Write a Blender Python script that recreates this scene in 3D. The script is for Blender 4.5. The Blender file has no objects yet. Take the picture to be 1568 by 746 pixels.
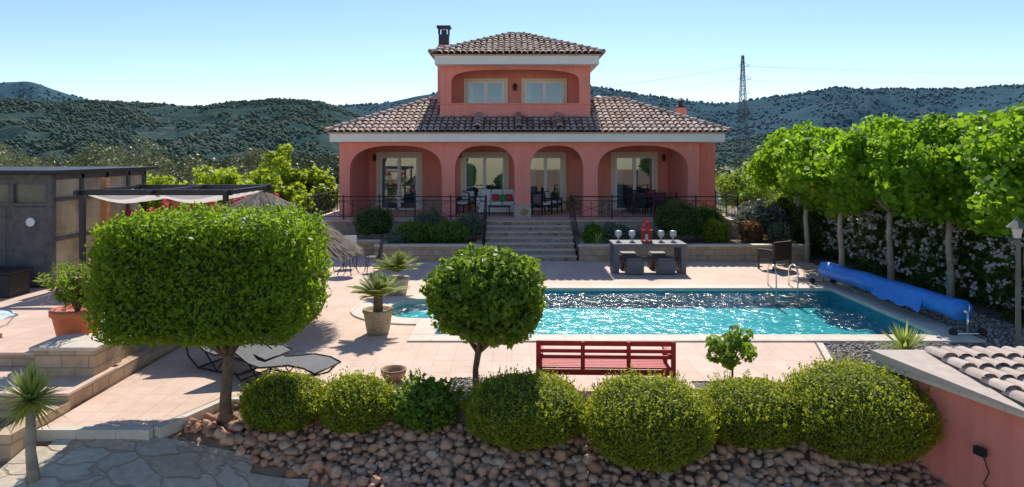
import bpy, math, random
import numpy as np
from mathutils import Vector, Matrix, noise
random.seed(7); rng=np.random.default_rng(7)
scene=bpy.context.scene
# ------------------------------------------------------------------ materials
def newmat(name):
    m=bpy.data.materials.new(name); m.use_nodes=True
    nt=m.node_tree
    for n in list(nt.nodes): nt.nodes.remove(n)
    return m,nt
def L(nt,a,b): nt.links.new(a,b)
def c4(c): return (c[0],c[1],c[2],1)
def ramp(nt,fac,stops):
    r=nt.nodes.new('ShaderNodeValToRGB')
    e=r.color_ramp.elements
    while len(e)<len(stops): e.new(0.5)
    for i,(p,c) in enumerate(stops):
        e[i].position=p; e[i].color=c4(c) if hasattr(c,'__len__') else (c,c,c,1)
    L(nt,fac,r.inputs[0]); return r.outputs[0]
def mixc(nt,fac,a,b,mode='MIX'):
    m=nt.nodes.new('ShaderNodeMix'); m.data_type='RGBA'; m.blend_type=mode
    for s,v in ((m.inputs[0],fac),(m.inputs[6],a),(m.inputs[7],b)):
        if isinstance(v,(int,float)): s.default_value=v
        elif isinstance(v,tuple): s.default_value=c4(v)
        else: L(nt,v,s)
    return m.outputs[2]
def noisetex(nt,co,scale,detail=5,rough=.55):
    n=nt.nodes.new('ShaderNodeTexNoise'); n.inputs['Scale'].default_value=scale
    n.inputs['Detail'].default_value=detail; n.inputs['Roughness'].default_value=rough
    L(nt,co,n.inputs['Vector']); return n.outputs['Fac']
def coords(nt):
    t=nt.nodes.new('ShaderNodeTexCoord'); return t.outputs['Object']
def bumpn(nt,h,strength,dist):
    b=nt.nodes.new('ShaderNodeBump'); b.inputs['Strength'].default_value=strength; b.inputs['Distance'].default_value=dist
    L(nt,h,b.inputs['Height']); return b.outputs[0]
def finish(nt,col,rough=.7,normal=None,metal=0,spec=.4,extra=None):
    p=nt.nodes.new('ShaderNodeBsdfPrincipled'); o=nt.nodes.new('ShaderNodeOutputMaterial')
    if isinstance(col,tuple): p.inputs['Base Color'].default_value=c4(col)
    else: L(nt,col,p.inputs['Base Color'])
    if isinstance(rough,(int,float)): p.inputs['Roughness'].default_value=rough
    else: L(nt,rough,p.inputs['Roughness'])
    p.inputs['Metallic'].default_value=metal
    p.inputs['Specular IOR Level'].default_value=spec
    if normal: L(nt,normal,p.inputs['Normal'])
    L(nt,p.outputs[0],o.inputs[0]); return p
def simple(name,c,rough=.7,var=.18,scale=3,bump=.15,bscale=60,bd=.004,metal=0,spec=.4,island=0):
    m,nt=newmat(name); co=coords(nt)
    f=noisetex(nt,co,scale)
    d=tuple(x*(1-var) for x in c); l=tuple(min(1,x*(1+var)) for x in c)
    col=ramp(nt,f,[(.3,d),(.7,l)])
    nrm=None
    if bump: nrm=bumpn(nt,noisetex(nt,co,bscale,3),bump,bd)
    finish(nt,col,rough,nrm,metal,spec); return m
def stucco(name,c):
    m,nt=newmat(name); co=coords(nt)
    d=tuple(x*.93 for x in c); l=tuple(min(1,x*1.05) for x in c)
    col=ramp(nt,noisetex(nt,co,.9,6,.6),[(.3,d),(.7,l)])
    mp=nt.nodes.new('ShaderNodeMapping'); mp.inputs['Scale'].default_value=(5,5,.35); L(nt,co,mp.inputs[0])
    col=mixc(nt,1.0,col,ramp(nt,noisetex(nt,mp.outputs[0],1.0,4,.6),[(.35,(.9,.88,.88)),(.55,(1,1,1))]),'MULTIPLY')
    finish(nt,col,.9,bumpn(nt,noisetex(nt,co,90,3),.25,.004)); return m
def islandmat(name,stops,rough=.8,bump=.4,bscale=30,bd=.01,dirt=.25):
    m,nt=newmat(name); co=coords(nt)
    g=nt.nodes.new('ShaderNodeNewGeometry')
    col=ramp(nt,g.outputs['Random Per Island'],stops)
    f=noisetex(nt,co,8)
    v=ramp(nt,f,[(.3,(1-dirt,)*3),(.7,(1,1,1))])
    col=mixc(nt,1.0,col,v,'MULTIPLY')
    finish(nt,col,rough,bumpn(nt,noisetex(nt,co,bscale),bump,bd)); return m
def leafmat(name,dark,light,trans,tf=.45,cl=1.2,rough=.45):
    m,nt=newmat(name); co=coords(nt)
    g=nt.nodes.new('ShaderNodeNewGeometry')
    a=nt.nodes.new('ShaderNodeMath'); a.operation='ADD'
    b=nt.nodes.new('ShaderNodeMath'); b.operation='MULTIPLY_ADD'
    L(nt,g.outputs['Random Per Island'],b.inputs[0]); b.inputs[1].default_value=.6; b.inputs[2].default_value=-.3
    L(nt,noisetex(nt,co,cl,2),a.inputs[0]); L(nt,b.outputs[0],a.inputs[1])
    col=ramp(nt,a.outputs[0],[(.2,dark),(.8,light)])
    tcol=mixc(nt,.6,col,trans)
    p=nt.nodes.new('ShaderNodeBsdfPrincipled'); L(nt,col,p.inputs['Base Color']); p.inputs['Roughness'].default_value=rough
    p.inputs['Specular IOR Level'].default_value=.35
    t=nt.nodes.new('ShaderNodeBsdfTranslucent'); L(nt,tcol,t.inputs[0])
    mx=nt.nodes.new('ShaderNodeMixShader'); mx.inputs[0].default_value=tf
    o=nt.nodes.new('ShaderNodeOutputMaterial')
    L(nt,p.outputs[0],mx.inputs[1]); L(nt,t.outputs[0],mx.inputs[2]); L(nt,mx.outputs[0],o.inputs[0]); return m
def stonemat(name,scale,stops,mortar,mw=.06,bd=.03,stretch=(1,1,1),warp=.08):
    m,nt=newmat(name); co=coords(nt)
    mp=nt.nodes.new('ShaderNodeMapping'); mp.inputs['Scale'].default_value=stretch; L(nt,co,mp.inputs[0])
    nz=nt.nodes.new('ShaderNodeTexNoise'); nz.inputs['Scale'].default_value=scale*.8; L(nt,mp.outputs[0],nz.inputs['Vector'])
    vec=mixc(nt,warp,mp.outputs[0],nz.outputs['Color'])
    v=nt.nodes.new('ShaderNodeTexVoronoi'); v.inputs['Scale'].default_value=scale; L(nt,vec,v.inputs['Vector'])
    e=nt.nodes.new('ShaderNodeTexVoronoi'); e.feature='DISTANCE_TO_EDGE'; e.inputs['Scale'].default_value=scale; L(nt,vec,e.inputs['Vector'])
    s=nt.nodes.new('ShaderNodeSeparateColor'); L(nt,v.outputs['Color'],s.inputs[0])
    col=ramp(nt,s.outputs[0],stops)
    col=mixc(nt,1.0,col,ramp(nt,noisetex(nt,co,scale*4),[(.3,(.75,)*3),(.7,(1.1,)*3)]),'MULTIPLY')
    em=ramp(nt,e.outputs['Distance'],[(mw*.6,(0,0,0)),(mw*1.3,(1,1,1))])
    col=mixc(nt,em,mortar,col)
    finish(nt,col,.85,bumpn(nt,em,.6,bd)); return m
def tilefloor(name,c1,c2,mortar,size,mort=.01,bd=.004):
    m,nt=newmat(name); co=coords(nt)
    b=nt.nodes.new('ShaderNodeTexBrick'); b.offset=0; b.squash=1
    b.inputs['Color1'].default_value=c4(c1); b.inputs['Color2'].default_value=c4(c2); b.inputs['Mortar'].default_value=c4(mortar)
    b.inputs['Scale'].default_value=1; b.inputs['Mortar Size'].default_value=mort; b.inputs['Brick Width'].default_value=size; b.inputs['Row Height'].default_value=size
    b.inputs['Bias'].default_value=0
    L(nt,co,b.inputs['Vector'])
    col=mixc(nt,1.0,b.outputs['Color'],ramp(nt,noisetex(nt,co,.7,8,.7),[(.3,(.8,.78,.76)),(.7,(1.07,1.07,1.07))]),'MULTIPLY')
    col=mixc(nt,1.0,col,ramp(nt,noisetex(nt,co,7,6,.7),[(.35,(.92,.91,.9)),(.55,(1.0,1.0,1.0))]),'MULTIPLY')
    finish(nt,col,.7,bumpn(nt,b.outputs['Fac'],-.3,bd)); return m

M_stucco=stucco('salmon_stucco',(.86,.30,.235))
M_cream=simple('cream_trim',(.82,.70,.54),.8,.06,2)
M_white=simple('white_paint',(.84,.82,.78),.6,.04,2)
M_upvc=simple('white_frame',(.84,.84,.84),.35,.02,2,0)
M_tile=islandmat('clay_roof_tile',[(0,(.44,.27,.20)),(.25,(.66,.47,.37)),(.6,(.72,.55,.45)),(.85,(.77,.63,.54)),(1,(.38,.27,.21))],.85,.3,40,.005,.3)
M_tile2=islandmat('pale_roof_tile',[(0,(.58,.46,.38)),(.5,(.68,.56,.47)),(1,(.54,.43,.36))],.85,.3,40,.005,.2)
M_under=simple('roof_underlay',(.2,.12,.09),.9)
M_iron=simple('dark_iron',(.03,.03,.035),.45,.1,4,0)
M_darkwood=simple('grey_wood',(.12,.115,.11),.75,.3,6,.3,30)
M_wood=simple('orange_wood',(.45,.22,.09),.7,.2,6)
M_redwood=simple('red_painted_wood',(.5,.025,.02),.5,.25,9,.3,60,.003)
M_wicker=simple('dark_wicker',(.06,.045,.04),.6,.5,60,.6,90,.01)
M_cush=simple('white_cushion',(.8,.78,.74),.9,.05,3)
M_cushred=simple('red_cushion',(.55,.06,.08),.9)
M_cushgreen=simple('green_cushion',(.05,.3,.14),.9)
M_greytab=simple('grey_table_paint',(.13,.135,.15),.6,.12,5)
M_steel=simple('stainless_steel',(.75,.75,.76),.2,.05,5,0,metal=1)
M_terracotta=simple('terracotta',(.66,.19,.085),.75,.15,6)
M_stonepot=simple('stone_pot',(.50,.42,.32),.85,.25,14,.4,30,.01)
M_bark=simple('bark',(.18,.125,.085),.95,.35,12,.8,25,.03)
M_bark2=simple('plane_bark',(.38,.33,.26),.9,.3,6,.5,20,.02)
M_soil=simple('soil',(.36,.235,.15),.95,.4,8,.8,25,.04)
M_coping=tilefloor('cream_coping',(.74,.65,.53),(.78,.69,.57),(.56,.49,.41),.5,.006)
M_deck=tilefloor('pink_terrace_tile',(.77,.545,.42),(.81,.59,.465),(.62,.45,.35),.33,.007)
M_stone=stonemat('stone_cladding',4.5,[(0,(.26,.16,.11)),(.35,(.50,.35,.23)),(.7,(.58,.45,.32)),(1,(.36,.31,.27))],(.52,.46,.39))
M_stairstone=stonemat('stair_stone',5,[(0,(.24,.16,.11)),(.5,(.44,.32,.22)),(1,(.34,.28,.23))],(.46,.39,.32))
M_tread=simple('stair_tread_slab',(.64,.52,.41),.8,.15,4)
M_flag=stonemat('flagstone_path',2.9,[(0,(.56,.41,.29)),(.3,(.74,.57,.41)),(.6,(.62,.49,.37)),(1,(.70,.60,.46))],(.46,.34,.24),.035,.02,(1,1.35,1),.3)
def blockmat():
    m,nt=newmat('tan_block_wall'); co=coords(nt)
    sp=nt.nodes.new('ShaderNodeSeparateXYZ'); L(nt,co,sp.inputs[0])
    ad=nt.nodes.new('ShaderNodeMath'); L(nt,sp.outputs[0],ad.inputs[0]); L(nt,sp.outputs[1],ad.inputs[1])
    cb=nt.nodes.new('ShaderNodeCombineXYZ'); L(nt,ad.outputs[0],cb.inputs[0]); L(nt,sp.outputs[2],cb.inputs[1])
    b=nt.nodes.new('ShaderNodeTexBrick'); L(nt,cb.outputs[0],b.inputs['Vector'])
    b.inputs['Scale'].default_value=1; b.inputs['Brick Width'].default_value=.4; b.inputs['Row Height'].default_value=.18; b.inputs['Mortar Size'].default_value=.012
    b.inputs['Color1'].default_value=c4((.64,.46,.30)); b.inputs['Color2'].default_value=c4((.53,.37,.24)); b.inputs['Mortar'].default_value=c4((.36,.28,.21))
    col=mixc(nt,1.0,b.outputs['Color'],ramp(nt,noisetex(nt,co,5),[(.3,(.75,.75,.75)),(.7,(1.1,1.1,1.1))]),'MULTIPLY')
    finish(nt,col,.85,bumpn(nt,b.outputs['Fac'],-.4,.01)); return m
M_block=blockmat()
M_gravel=stonemat('grey_gravel',28,[(0,(.20,.175,.155)),(.5,(.38,.345,.31)),(1,(.50,.46,.42))],(.10,.085,.075),.15,.02)
M_rockred=islandmat('reddish_rock',[(0,(.44,.22,.13)),(.4,(.72,.37,.22)),(.7,(.58,.35,.23)),(1,(.76,.49,.32))],.9,.6,25,.02,.3)
M_rockgrey=islandmat('brown_rock',[(0,(.38,.21,.13)),(.3,(.60,.36,.235)),(.55,(.60,.41,.29)),(.8,(.66,.36,.215)),(1,(.66,.50,.38))],.9,.6,25,.02,.3)
M_pebble=islandmat('pebbles',[(0,(.20,.175,.155)),(.5,(.40,.36,.32)),(1,(.6,.55,.49))],.9,.3)
M_thatch=islandmat('thatch',[(0,(.16,.125,.095)),(.5,(.30,.24,.18)),(1,(.45,.37,.28))],.95,.3)
def glassmat():
    m,nt=newmat('window_glass')
    f=nt.nodes.new('ShaderNodeFresnel'); f.inputs[0].default_value=2.6
    t=nt.nodes.new('ShaderNodeBsdfTransparent'); t.inputs[0].default_value=(.6,.76,.84,1)
    g=nt.nodes.new('ShaderNodeBsdfGlossy'); g.inputs['Roughness'].default_value=.02
    x=nt.nodes.new('ShaderNodeMixShader'); o=nt.nodes.new('ShaderNodeOutputMaterial')
    L(nt,f.outputs[0],x.inputs[0]); L(nt,t.outputs[0],x.inputs[1]); L(nt,g.outputs[0],x.inputs[2]); L(nt,x.outputs[0],o.inputs[0]); return m
M_glass=glassmat()
M_interior=simple('painted_dim_interior',(.12,.17,.20),.8)  # dimness of an unlit room painted as a dark bluish colour
M_curtain=simple('curtain',(.6,.62,.62),.9)
M_poly=simple('polycarbonate',(.50,.43,.29),.35,.35,2,0)
M_blue=simple('blue_solar_cover',(.03,.24,.72),.45,.15,5,.5,14,.02)
M_red=simple('red_lantern_metal',(.5,.03,.03),.4)
M_vase=simple('clouded_glass',(.6,.58,.56),.3)
M_sling=simple('grey_sling_fabric',(.17,.165,.17),.8,.15,20)
M_black=simple('black_plastic',(.02,.02,.022),.5)
def watermat():
    m,nt=newmat('pool_water'); co=coords(nt)
    nrm=bumpn(nt,noisetex(nt,co,18,3,.6),1.0,.016)
    lw=nt.nodes.new('ShaderNodeLayerWeight'); lw.inputs['Blend'].default_value=.5; L(nt,nrm,lw.inputs['Normal'])
    pw=nt.nodes.new('ShaderNodeMath'); pw.operation='POWER'; L(nt,lw.outputs['Facing'],pw.inputs[0]); pw.inputs[1].default_value=5
    ma=nt.nodes.new('ShaderNodeMath'); ma.operation='MULTIPLY_ADD'; L(nt,pw.outputs[0],ma.inputs[0]); ma.inputs[1].default_value=.7; ma.inputs[2].default_value=.022
    t=nt.nodes.new('ShaderNodeBsdfTransparent'); t.inputs[0].default_value=(.45,.92,.94,1)
    g=nt.nodes.new('ShaderNodeBsdfGlossy'); g.inputs['Roughness'].default_value=.13; L(nt,nrm,g.inputs['Normal'])
    x=nt.nodes.new('ShaderNodeMixShader'); o=nt.nodes.new('ShaderNodeOutputMaterial')
    L(nt,ma.outputs[0],x.inputs[0]); L(nt,t.outputs[0],x.inputs[1]); L(nt,g.outputs[0],x.inputs[2]); L(nt,x.outputs[0],o.inputs[0]); return m
M_water=watermat()
def poolmat():
    m,nt=newmat('turquoise_pool_lining'); co=coords(nt)
    v=nt.nodes.new('ShaderNodeTexVoronoi'); v.feature='DISTANCE_TO_EDGE'; v.inputs['Scale'].default_value=30; L(nt,co,v.inputs['Vector'])
    col=ramp(nt,v.outputs['Distance'],[(0,(.03,.40,.42)),(.1,(.018,.34,.38)),(.5,(.010,.29,.34))])
    col=mixc(nt,1.0,col,ramp(nt,noisetex(nt,co,1.3,4,.6),[(.3,(.72,.78,.8)),(.7,(1.15,1.1,1.1))]),'MULTIPLY')
    finish(nt,col,.6); return m
M_pool=poolmat()
# leaves
M_lf_top=leafmat('topiary_leaf',(.085,.165,.012),(.22,.36,.02),(.54,.76,.03),.52,2.5)
M_lf_ball=leafmat('boxwood_leaf',(.10,.165,.014),(.33,.40,.03),(.72,.75,.05),.53,3)
M_lf_dark=leafmat('dark_leaf',(.035,.08,.018),(.10,.18,.035),(.28,.45,.05),.38,2)
M_lf_citrus=leafmat('citrus_leaf',(.06,.135,.015),(.19,.32,.03),(.50,.68,.05),.45,2.5)
M_lf_plane=leafmat('plane_tree_leaf',(.085,.195,.012),(.22,.38,.02),(.48,.76,.03),.56,.8)
M_lf_fig=leafmat('bright_leaf',(.14,.22,.015),(.34,.43,.03),(.64,.76,.05),.55,.8)
M_lf_olive=leafmat('olive_leaf',(.08,.10,.045),(.19,.21,.11),(.28,.33,.12),.3,.6)
M_lf_pine=leafmat('pine_needle',(.03,.055,.025),(.08,.115,.05),(.13,.17,.06),.25,.1)
M_lf_lav=leafmat('lavender_leaf',(.12,.17,.11),(.24,.28,.19),(.3,.36,.2),.35,3)
M_lf_rust=leafmat('rust_leaf',(.16,.07,.03),(.3,.16,.07),(.4,.2,.05),.3,3)
M_fl_red=leafmat('red_flower',(.5,.03,.07),(.7,.08,.16),(.85,.12,.24),.45,3)
M_fl_pink=leafmat('pink_flower',(.6,.25,.35),(.75,.4,.5),(.8,.4,.5),.4,3)
M_fl_white=leafmat('white_flower',(.7,.68,.66),(.8,.8,.78),(.8,.8,.8),.3,3)
M_fl_purple=leafmat('lavender_flower',(.25,.2,.4),(.4,.34,.55),(.4,.3,.6),.3,3)
M_agave=leafmat('agave_blade',(.20,.28,.06),(.45,.52,.14),(.75,.82,.2),.48,3)
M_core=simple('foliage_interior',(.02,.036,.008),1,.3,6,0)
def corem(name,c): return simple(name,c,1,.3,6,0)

# ------------------------------------------------------------------ builders
def link(o,parent=None):
    scene.collection.objects.link(o)
    if parent is not None:
        o.parent=parent; o.matrix_parent_inverse=Matrix.Translation(-parent.location)
    return o
def grp(name,loc=(0,0,0)):
    e=bpy.data.objects.new(name,None); e.location=loc; e.empty_display_size=.3
    scene.collection.objects.link(e); return e
class MB:
    def __init__(s): s.v=[]; s.f=[]; s.T=None
    def addv(s,pts):
        b=len(s.v)
        for p in pts:
            p=Vector(p)
            if s.T is not None: p=s.T@p
            s.v.append(tuple(p))
        return b
    def box(s,x0,x1,y0,y1,z0,z1):
        b=s.addv([(x0,y0,z0),(x1,y0,z0),(x1,y1,z0),(x0,y1,z0),(x0,y0,z1),(x1,y0,z1),(x1,y1,z1),(x0,y1,z1)])
        for q in ((0,3,2,1),(4,5,6,7),(0,1,5,4),(1,2,6,5),(2,3,7,6),(3,0,4,7)): s.f.append(tuple(b+i for i in q))
        return s
    def cb(s,c,d): return s.box(c[0]-d[0]/2,c[0]+d[0]/2,c[1]-d[1]/2,c[1]+d[1]/2,c[2]-d[2]/2,c[2]+d[2]/2)
    def poly(s,pts):
        b=s.addv(pts); s.f.append(tuple(range(b,b+len(pts)))); return s
    def tube(s,pts,r,n=8,cap=True):
        pts=[Vector(p) for p in pts]
        if not hasattr(r,'__len__'): r=[r]*len(pts)
        prev=None; rings=[]
        for i,p in enumerate(pts):
            d=(pts[min(i+1,len(pts)-1)]-pts[max(i-1,0)]).normalized()
            if prev is None:
                a=Vector((0,0,1)) if abs(d.z)<.9 else Vector((1,0,0))
                u=d.cross(a).normalized()
            else:
                u=(prev-d*prev.dot(d)).normalized()
            prev=u; w=d.cross(u)
            rings.append(s.addv([p+(u*math.cos(2*math.pi*k/n)+w*math.sin(2*math.pi*k/n))*r[i] for k in range(n)]))
        for i in range(len(rings)-1):
            a,b=rings[i],rings[i+1]
            for k in range(n): s.f.append((a+k,a+(k+1)%n,b+(k+1)%n,b+k))
        if cap:
            s.f.append(tuple(rings[0]+k for k in range(n))[::-1]); s.f.append(tuple(rings[-1]+k for k in range(n)))
        return s
    def lathe(s,c,prof,n=24):
        rings=[s.addv([(c[0]+r*math.cos(2*math.pi*k/n),c[1]+r*math.sin(2*math.pi*k/n),c[2]+z) for k in range(n)]) for r,z in prof]
        for i in range(len(rings)-1):
            a,b=rings[i],rings[i+1]
            for k in range(n): s.f.append((a+k,a+(k+1)%n,b+(k+1)%n,b+k))
        s.f.append(tuple(rings[0]+k for k in range(n))[::-1]); s.f.append(tuple(rings[-1]+k for k in range(n)))
        return s
    def build(s,name,mat,parent=None,smooth=False,bevel=0):
        me=bpy.data.meshes.new(name); me.from_pydata(s.v,[],s.f); me.update()
        me.materials.append(mat)
        if smooth:
            me.polygons.foreach_set('use_smooth',[True]*len(me.polygons))
        o=bpy.data.objects.new(name,me); link(o,parent)
        if bevel:
            m=o.modifiers.new('b','BEVEL'); m.width=bevel; m.segments=2; m.limit_method='ANGLE'
        return o
def npmesh(name,V,F,mat,parent=None,smooth=False):
    me=bpy.data.meshes.new(name); k=F.shape[1]
    me.vertices.add(len(V)); me.vertices.foreach_set('co',np.ascontiguousarray(V,dtype=np.float32).ravel())
    me.loops.add(F.size); me.loops.foreach_set('vertex_index',np.ascontiguousarray(F,dtype=np.int32).ravel())
    me.polygons.add(len(F)); me.polygons.foreach_set('loop_start',np.arange(0,F.size,k,dtype=np.int32))
    me.polygons.foreach_set('loop_total',np.full(len(F),k,dtype=np.int32))
    if smooth: me.polygons.foreach_set('use_smooth',np.ones(len(F),dtype=bool))
    me.update(calc_edges=True); me.validate()
    me.materials.append(mat)
    o=bpy.data.objects.new(name,me); return link(o,parent)
def norm(a): return a/np.maximum(1e-9,np.linalg.norm(a,axis=1,keepdims=True))
def leaves(name,P,size,mat,parent=None,Nn=None,asp=.5,jit=.8):
    P=np.asarray(P,float); n=len(P)
    R=norm(rng.normal(size=(n,3)))
    nn=R if Nn is None else norm(norm(Nn)+jit*R)
    t=norm(np.cross(nn,rng.normal(size=(n,3)))); b=np.cross(nn,t)
    s=(size*(.65+.7*rng.random(n)))[:,None]
    V=np.stack([P-t*s*.5,P+b*s*asp*.5+nn*s*.08,P+t*s*.5,P-b*s*asp*.5+nn*s*.08],1).reshape(-1,3)
    F=np.arange(4*n).reshape(n,4)
    return npmesh(name,V,F,mat,parent)
def surf(n,r,p,zmin=-1,amp=.06,fr=3,seed=0):
    d=norm(rng.normal(size=(int(n*1.6)+10,3)))
    if p>2.5: d=norm(rng.uniform(-1,1,size=(len(d),3)))
    k=(np.abs(d)**p).sum(1)**(-1/p)
    q=d*k[:,None]
    q=q[q[:,2]>zmin][:n]
    a=np.array([noise.noise(Vector((x[0]*fr*r[0]+seed,x[1]*fr*r[1],x[2]*fr*r[2]))) for x in q])
    Q=q*(1+amp*a)[:,None]*np.array(r)
    nrm=np.sign(q)*np.abs(q)**(p-1)/np.array(r)
    return Q,norm(nrm)
import bmesh
def bush(name,c,r,n,size,lm,p=2.2,zmin=-.8,amp=.1,fr=4,core=None,asp=.55,parent=None,thick=.1,jit=.9,corek=.9,sprigs=0):
    g=parent or grp(name,c); c=np.array(c,float)
    Q,nr=surf(n,r,p,zmin,amp,fr,c[0]*3)
    dep=1-thick*rng.random(len(Q))**1.5+.03*(rng.random(len(Q))>.9)
    leaves('leaves',Q*dep[:,None]+c,size,lm,g,nr,asp,jit)
    if sprigs:
        idx=rng.integers(0,len(Q),sprigs); PP=[];NN=[]
        for i in idx:
            h=.04+.09*rng.random()
            if nr[i][2]<-.2: continue
            dd=nr[i]+np.array([0,0,.7]); dd/=np.linalg.norm(dd)
            for k in range(7): PP.append(Q[i]+dd*h*k/6+rng.normal(0,.006,3)); NN.append(dd)
        leaves('new_shoots',np.array(PP)+c,size*.95,lm,g,np.array(NN),asp,1.5)
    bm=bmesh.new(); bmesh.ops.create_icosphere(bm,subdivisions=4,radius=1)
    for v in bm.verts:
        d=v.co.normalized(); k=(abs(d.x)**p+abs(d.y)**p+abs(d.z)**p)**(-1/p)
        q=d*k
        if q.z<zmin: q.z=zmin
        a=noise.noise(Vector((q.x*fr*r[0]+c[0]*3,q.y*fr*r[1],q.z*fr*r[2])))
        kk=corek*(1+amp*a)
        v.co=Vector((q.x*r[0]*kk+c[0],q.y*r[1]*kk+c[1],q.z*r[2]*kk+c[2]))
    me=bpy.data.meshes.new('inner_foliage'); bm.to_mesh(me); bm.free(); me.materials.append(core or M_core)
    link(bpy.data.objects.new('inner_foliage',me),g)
    return g
def clumps(centers,rad,per,flat=.8):
    P=[];Nn=[]
    for c,r in zip(centers,rad):
        d=norm(rng.normal(size=(per,3))); rr=r*(.55+.5*rng.random(per))
        q=d*rr[:,None]; q[:,2]*=flat
        P.append(q+np.array(c)); Nn.append(d+np.array([0,0,.5]))
    return np.concatenate(P),np.concatenate(Nn)
def tree(name,base,h,r,lm,bm_,nclump=30,per=120,size=.14,tr=.1,cz=None,cr=None,asp=.8,flat=.8,lean=0,crk=1.0):
    g=grp(name,base); b=Vector(base)
    cz=cz or h*.65; rz=cr or h*.32
    cs=[]
    for i in range(nclump):
        d=norm(rng.normal(size=(1,3)))[0]*(rng.random()**.35)
        cs.append((b.x+lean+d[0]*r,b.y+d[1]*r,b.z+cz+d[2]*rz))
    rad=r*(.22+.2*rng.random(nclump))*crk
    P,Nn=clumps(cs,rad,per,flat)
    leaves('leaves',P,size,lm,g,Nn,asp,1.2)
    m=MB(); fork=b+Vector((lean*.5,0,(cz-rz)*1.0))
    m.tube([b-Vector((0,0,.1)),b+(fork-b)*.3+Vector((.03,0,0)),b+(fork-b)*.7-Vector((.03,0,0)),fork],[tr*1.25,tr,tr*.9,tr*.85],10)
    for c in cs[::3]:
        c=Vector(c); mid=fork.lerp(c,.5)+Vector((0,0,-.05*r))
        m.tube([fork-Vector((0,0,.05)),mid,c],[tr*.45,tr*.25,tr*.08],5)
    m.build('trunk',bm_,g,True)
    return g
def blades(mb,c,n,length,w,el=(10,80),droop=.3,segs=4):
    for i in range(n):
        az=random.random()*6.283; e=math.radians(random.uniform(*el)); l=length*random.uniform(.8,1.1)
        d=Vector((math.cos(az),math.sin(az),0)); s=Vector((-math.sin(az),math.cos(az),0))
        pv=None
        for k in range(segs+1):
            t=k/segs; p=Vector(c)+d*l*t*math.cos(e)+Vector((0,0,l*t*math.sin(e)-droop*l*t*t*math.cos(e)))
            ww=w*(1-t)**.7*(.6+.8*min(t*3,1))*.5+.001
            b=mb.addv([p-s*ww,p+s*ww])
            if pv is not None: mb.f.append((pv,pv+1,b+1,b))
            pv=b
def fronds(mb,c,n,length,el=(5,75),droop=.45,ll=.12):
    for i in range(n):
        az=i*2.399; e=math.radians(random.uniform(*el)); l=length*random.uniform(.8,1.1)
        d=Vector((math.cos(az),math.sin(az),0)); s=Vector((-math.sin(az),math.cos(az),0))
        for k in range(2,26):
            t=k/26; p=Vector(c)+d*l*t*math.cos(e)+Vector((0,0,l*t*math.sin(e)-droop*l*t*t))
            f=d*.5+Vector((0,0,.15)); q=ll*math.sin(math.pi*min(1,t*.9+.1))+.02
            for sg in (-1,1):
                tip=p+s*sg*q+f*q
                mb.poly([p,p+d*.028,tip+Vector((0,0,-.01))])
        mb.tube([Vector(c)+d*l*t*math.cos(e)+Vector((0,0,l*t*math.sin(e)-droop*l*t*t)) for t in (0,.33,.66,1)],.007,4)

# ------------------------------------------------------------------ terrain
def sst(a,b,x):
    t=min(1,max(0,(x-a)/(b-a))); return t*t*(3-2*t)
def hterr(x,y):
    if y<=9.6:
        right=-.12-.42*max(0,9.5-y); right=max(right,-1.5)
        left=-.10-.16*max(0,8.8-y)
        k=sst(-4.9,-2.6,x); z=left*(1-k)+right*k
        return z
    if y<9.75: return -.06
    if -2.9<x<8.35 and 12.95<y<17.75: return -2.2
    z=-.03
    if y>37: z-=4.5*sst(37,110,y)+2*sst(150,500,y)
    if abs(x)>18 : z-= .8*sst(18,40,abs(x))
    if y>60: z+=.8*noise.noise(Vector((x*.02,y*.02,0)))
    return z
xs=sorted(set([round(v,3) for v in list(np.arange(-9,12,.3))+[-3.1,-2.85,8.3,8.6]+list(np.arange(-40,-9,1.5))+list(np.arange(12,40,1.5))+[s*40*1.25**i for i in range(0,23) for s in (-1,1)]]))
ys=sorted(set([round(v,3) for v in list(np.arange(-4,13,.25))+[12.75,13.0,17.7,17.95,9.6,9.76]+list(np.arange(13,40,1.0))+[40*1.1**i for i in range(0,52)]+[-8,-20,-60,-150]]))
V=np.array([(x,y,hterr(x,y)) for y in ys for x in xs]); nx=len(xs)
F=np.array([(j*nx+i,j*nx+i+1,(j+1)*nx+i+1,(j+1)*nx+i) for j in range(len(ys)-1) for i in range(nx-1)])
def groundmat():
    m,nt=newmat('ground'); co=coords(nt)
    sp=nt.nodes.new('ShaderNodeSeparateXYZ'); L(nt,co,sp.inputs[0])
    near=ramp(nt,noisetex(nt,co,3,8,.7),[(.3,(.24,.155,.10)),(.55,(.42,.28,.18)),(.75,(.52,.38,.26))])
    v=nt.nodes.new('ShaderNodeTexVoronoi'); v.inputs['Scale'].default_value=.02; L(nt,co,v.inputs['Vector'])
    s=nt.nodes.new('ShaderNodeSeparateColor'); L(nt,v.outputs['Color'],s.inputs[0])
    field=ramp(nt,s.outputs[0],[(.0,(.09,.12,.04)),(.35,(.16,.17,.065)),(.6,(.42,.32,.18)),(.8,(.11,.14,.05)),(1,(.46,.37,.23))])
    field=mixc(nt,noisetex(nt,co,.3,6,.7),field,(.09,.115,.04))
    mr=nt.nodes.new('ShaderNodeMapRange'); mr.inputs[1].default_value=34; mr.inputs[2].default_value=55; L(nt,sp.outputs[1],mr.inputs[0])
    col=mixc(nt,mr.outputs[0],near,field)
    finish(nt,col,.95,bumpn(nt,noisetex(nt,co,14,6,.7),.8,.05)); return m
npmesh('ground',V,F,groundmat(),None,True)

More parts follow.
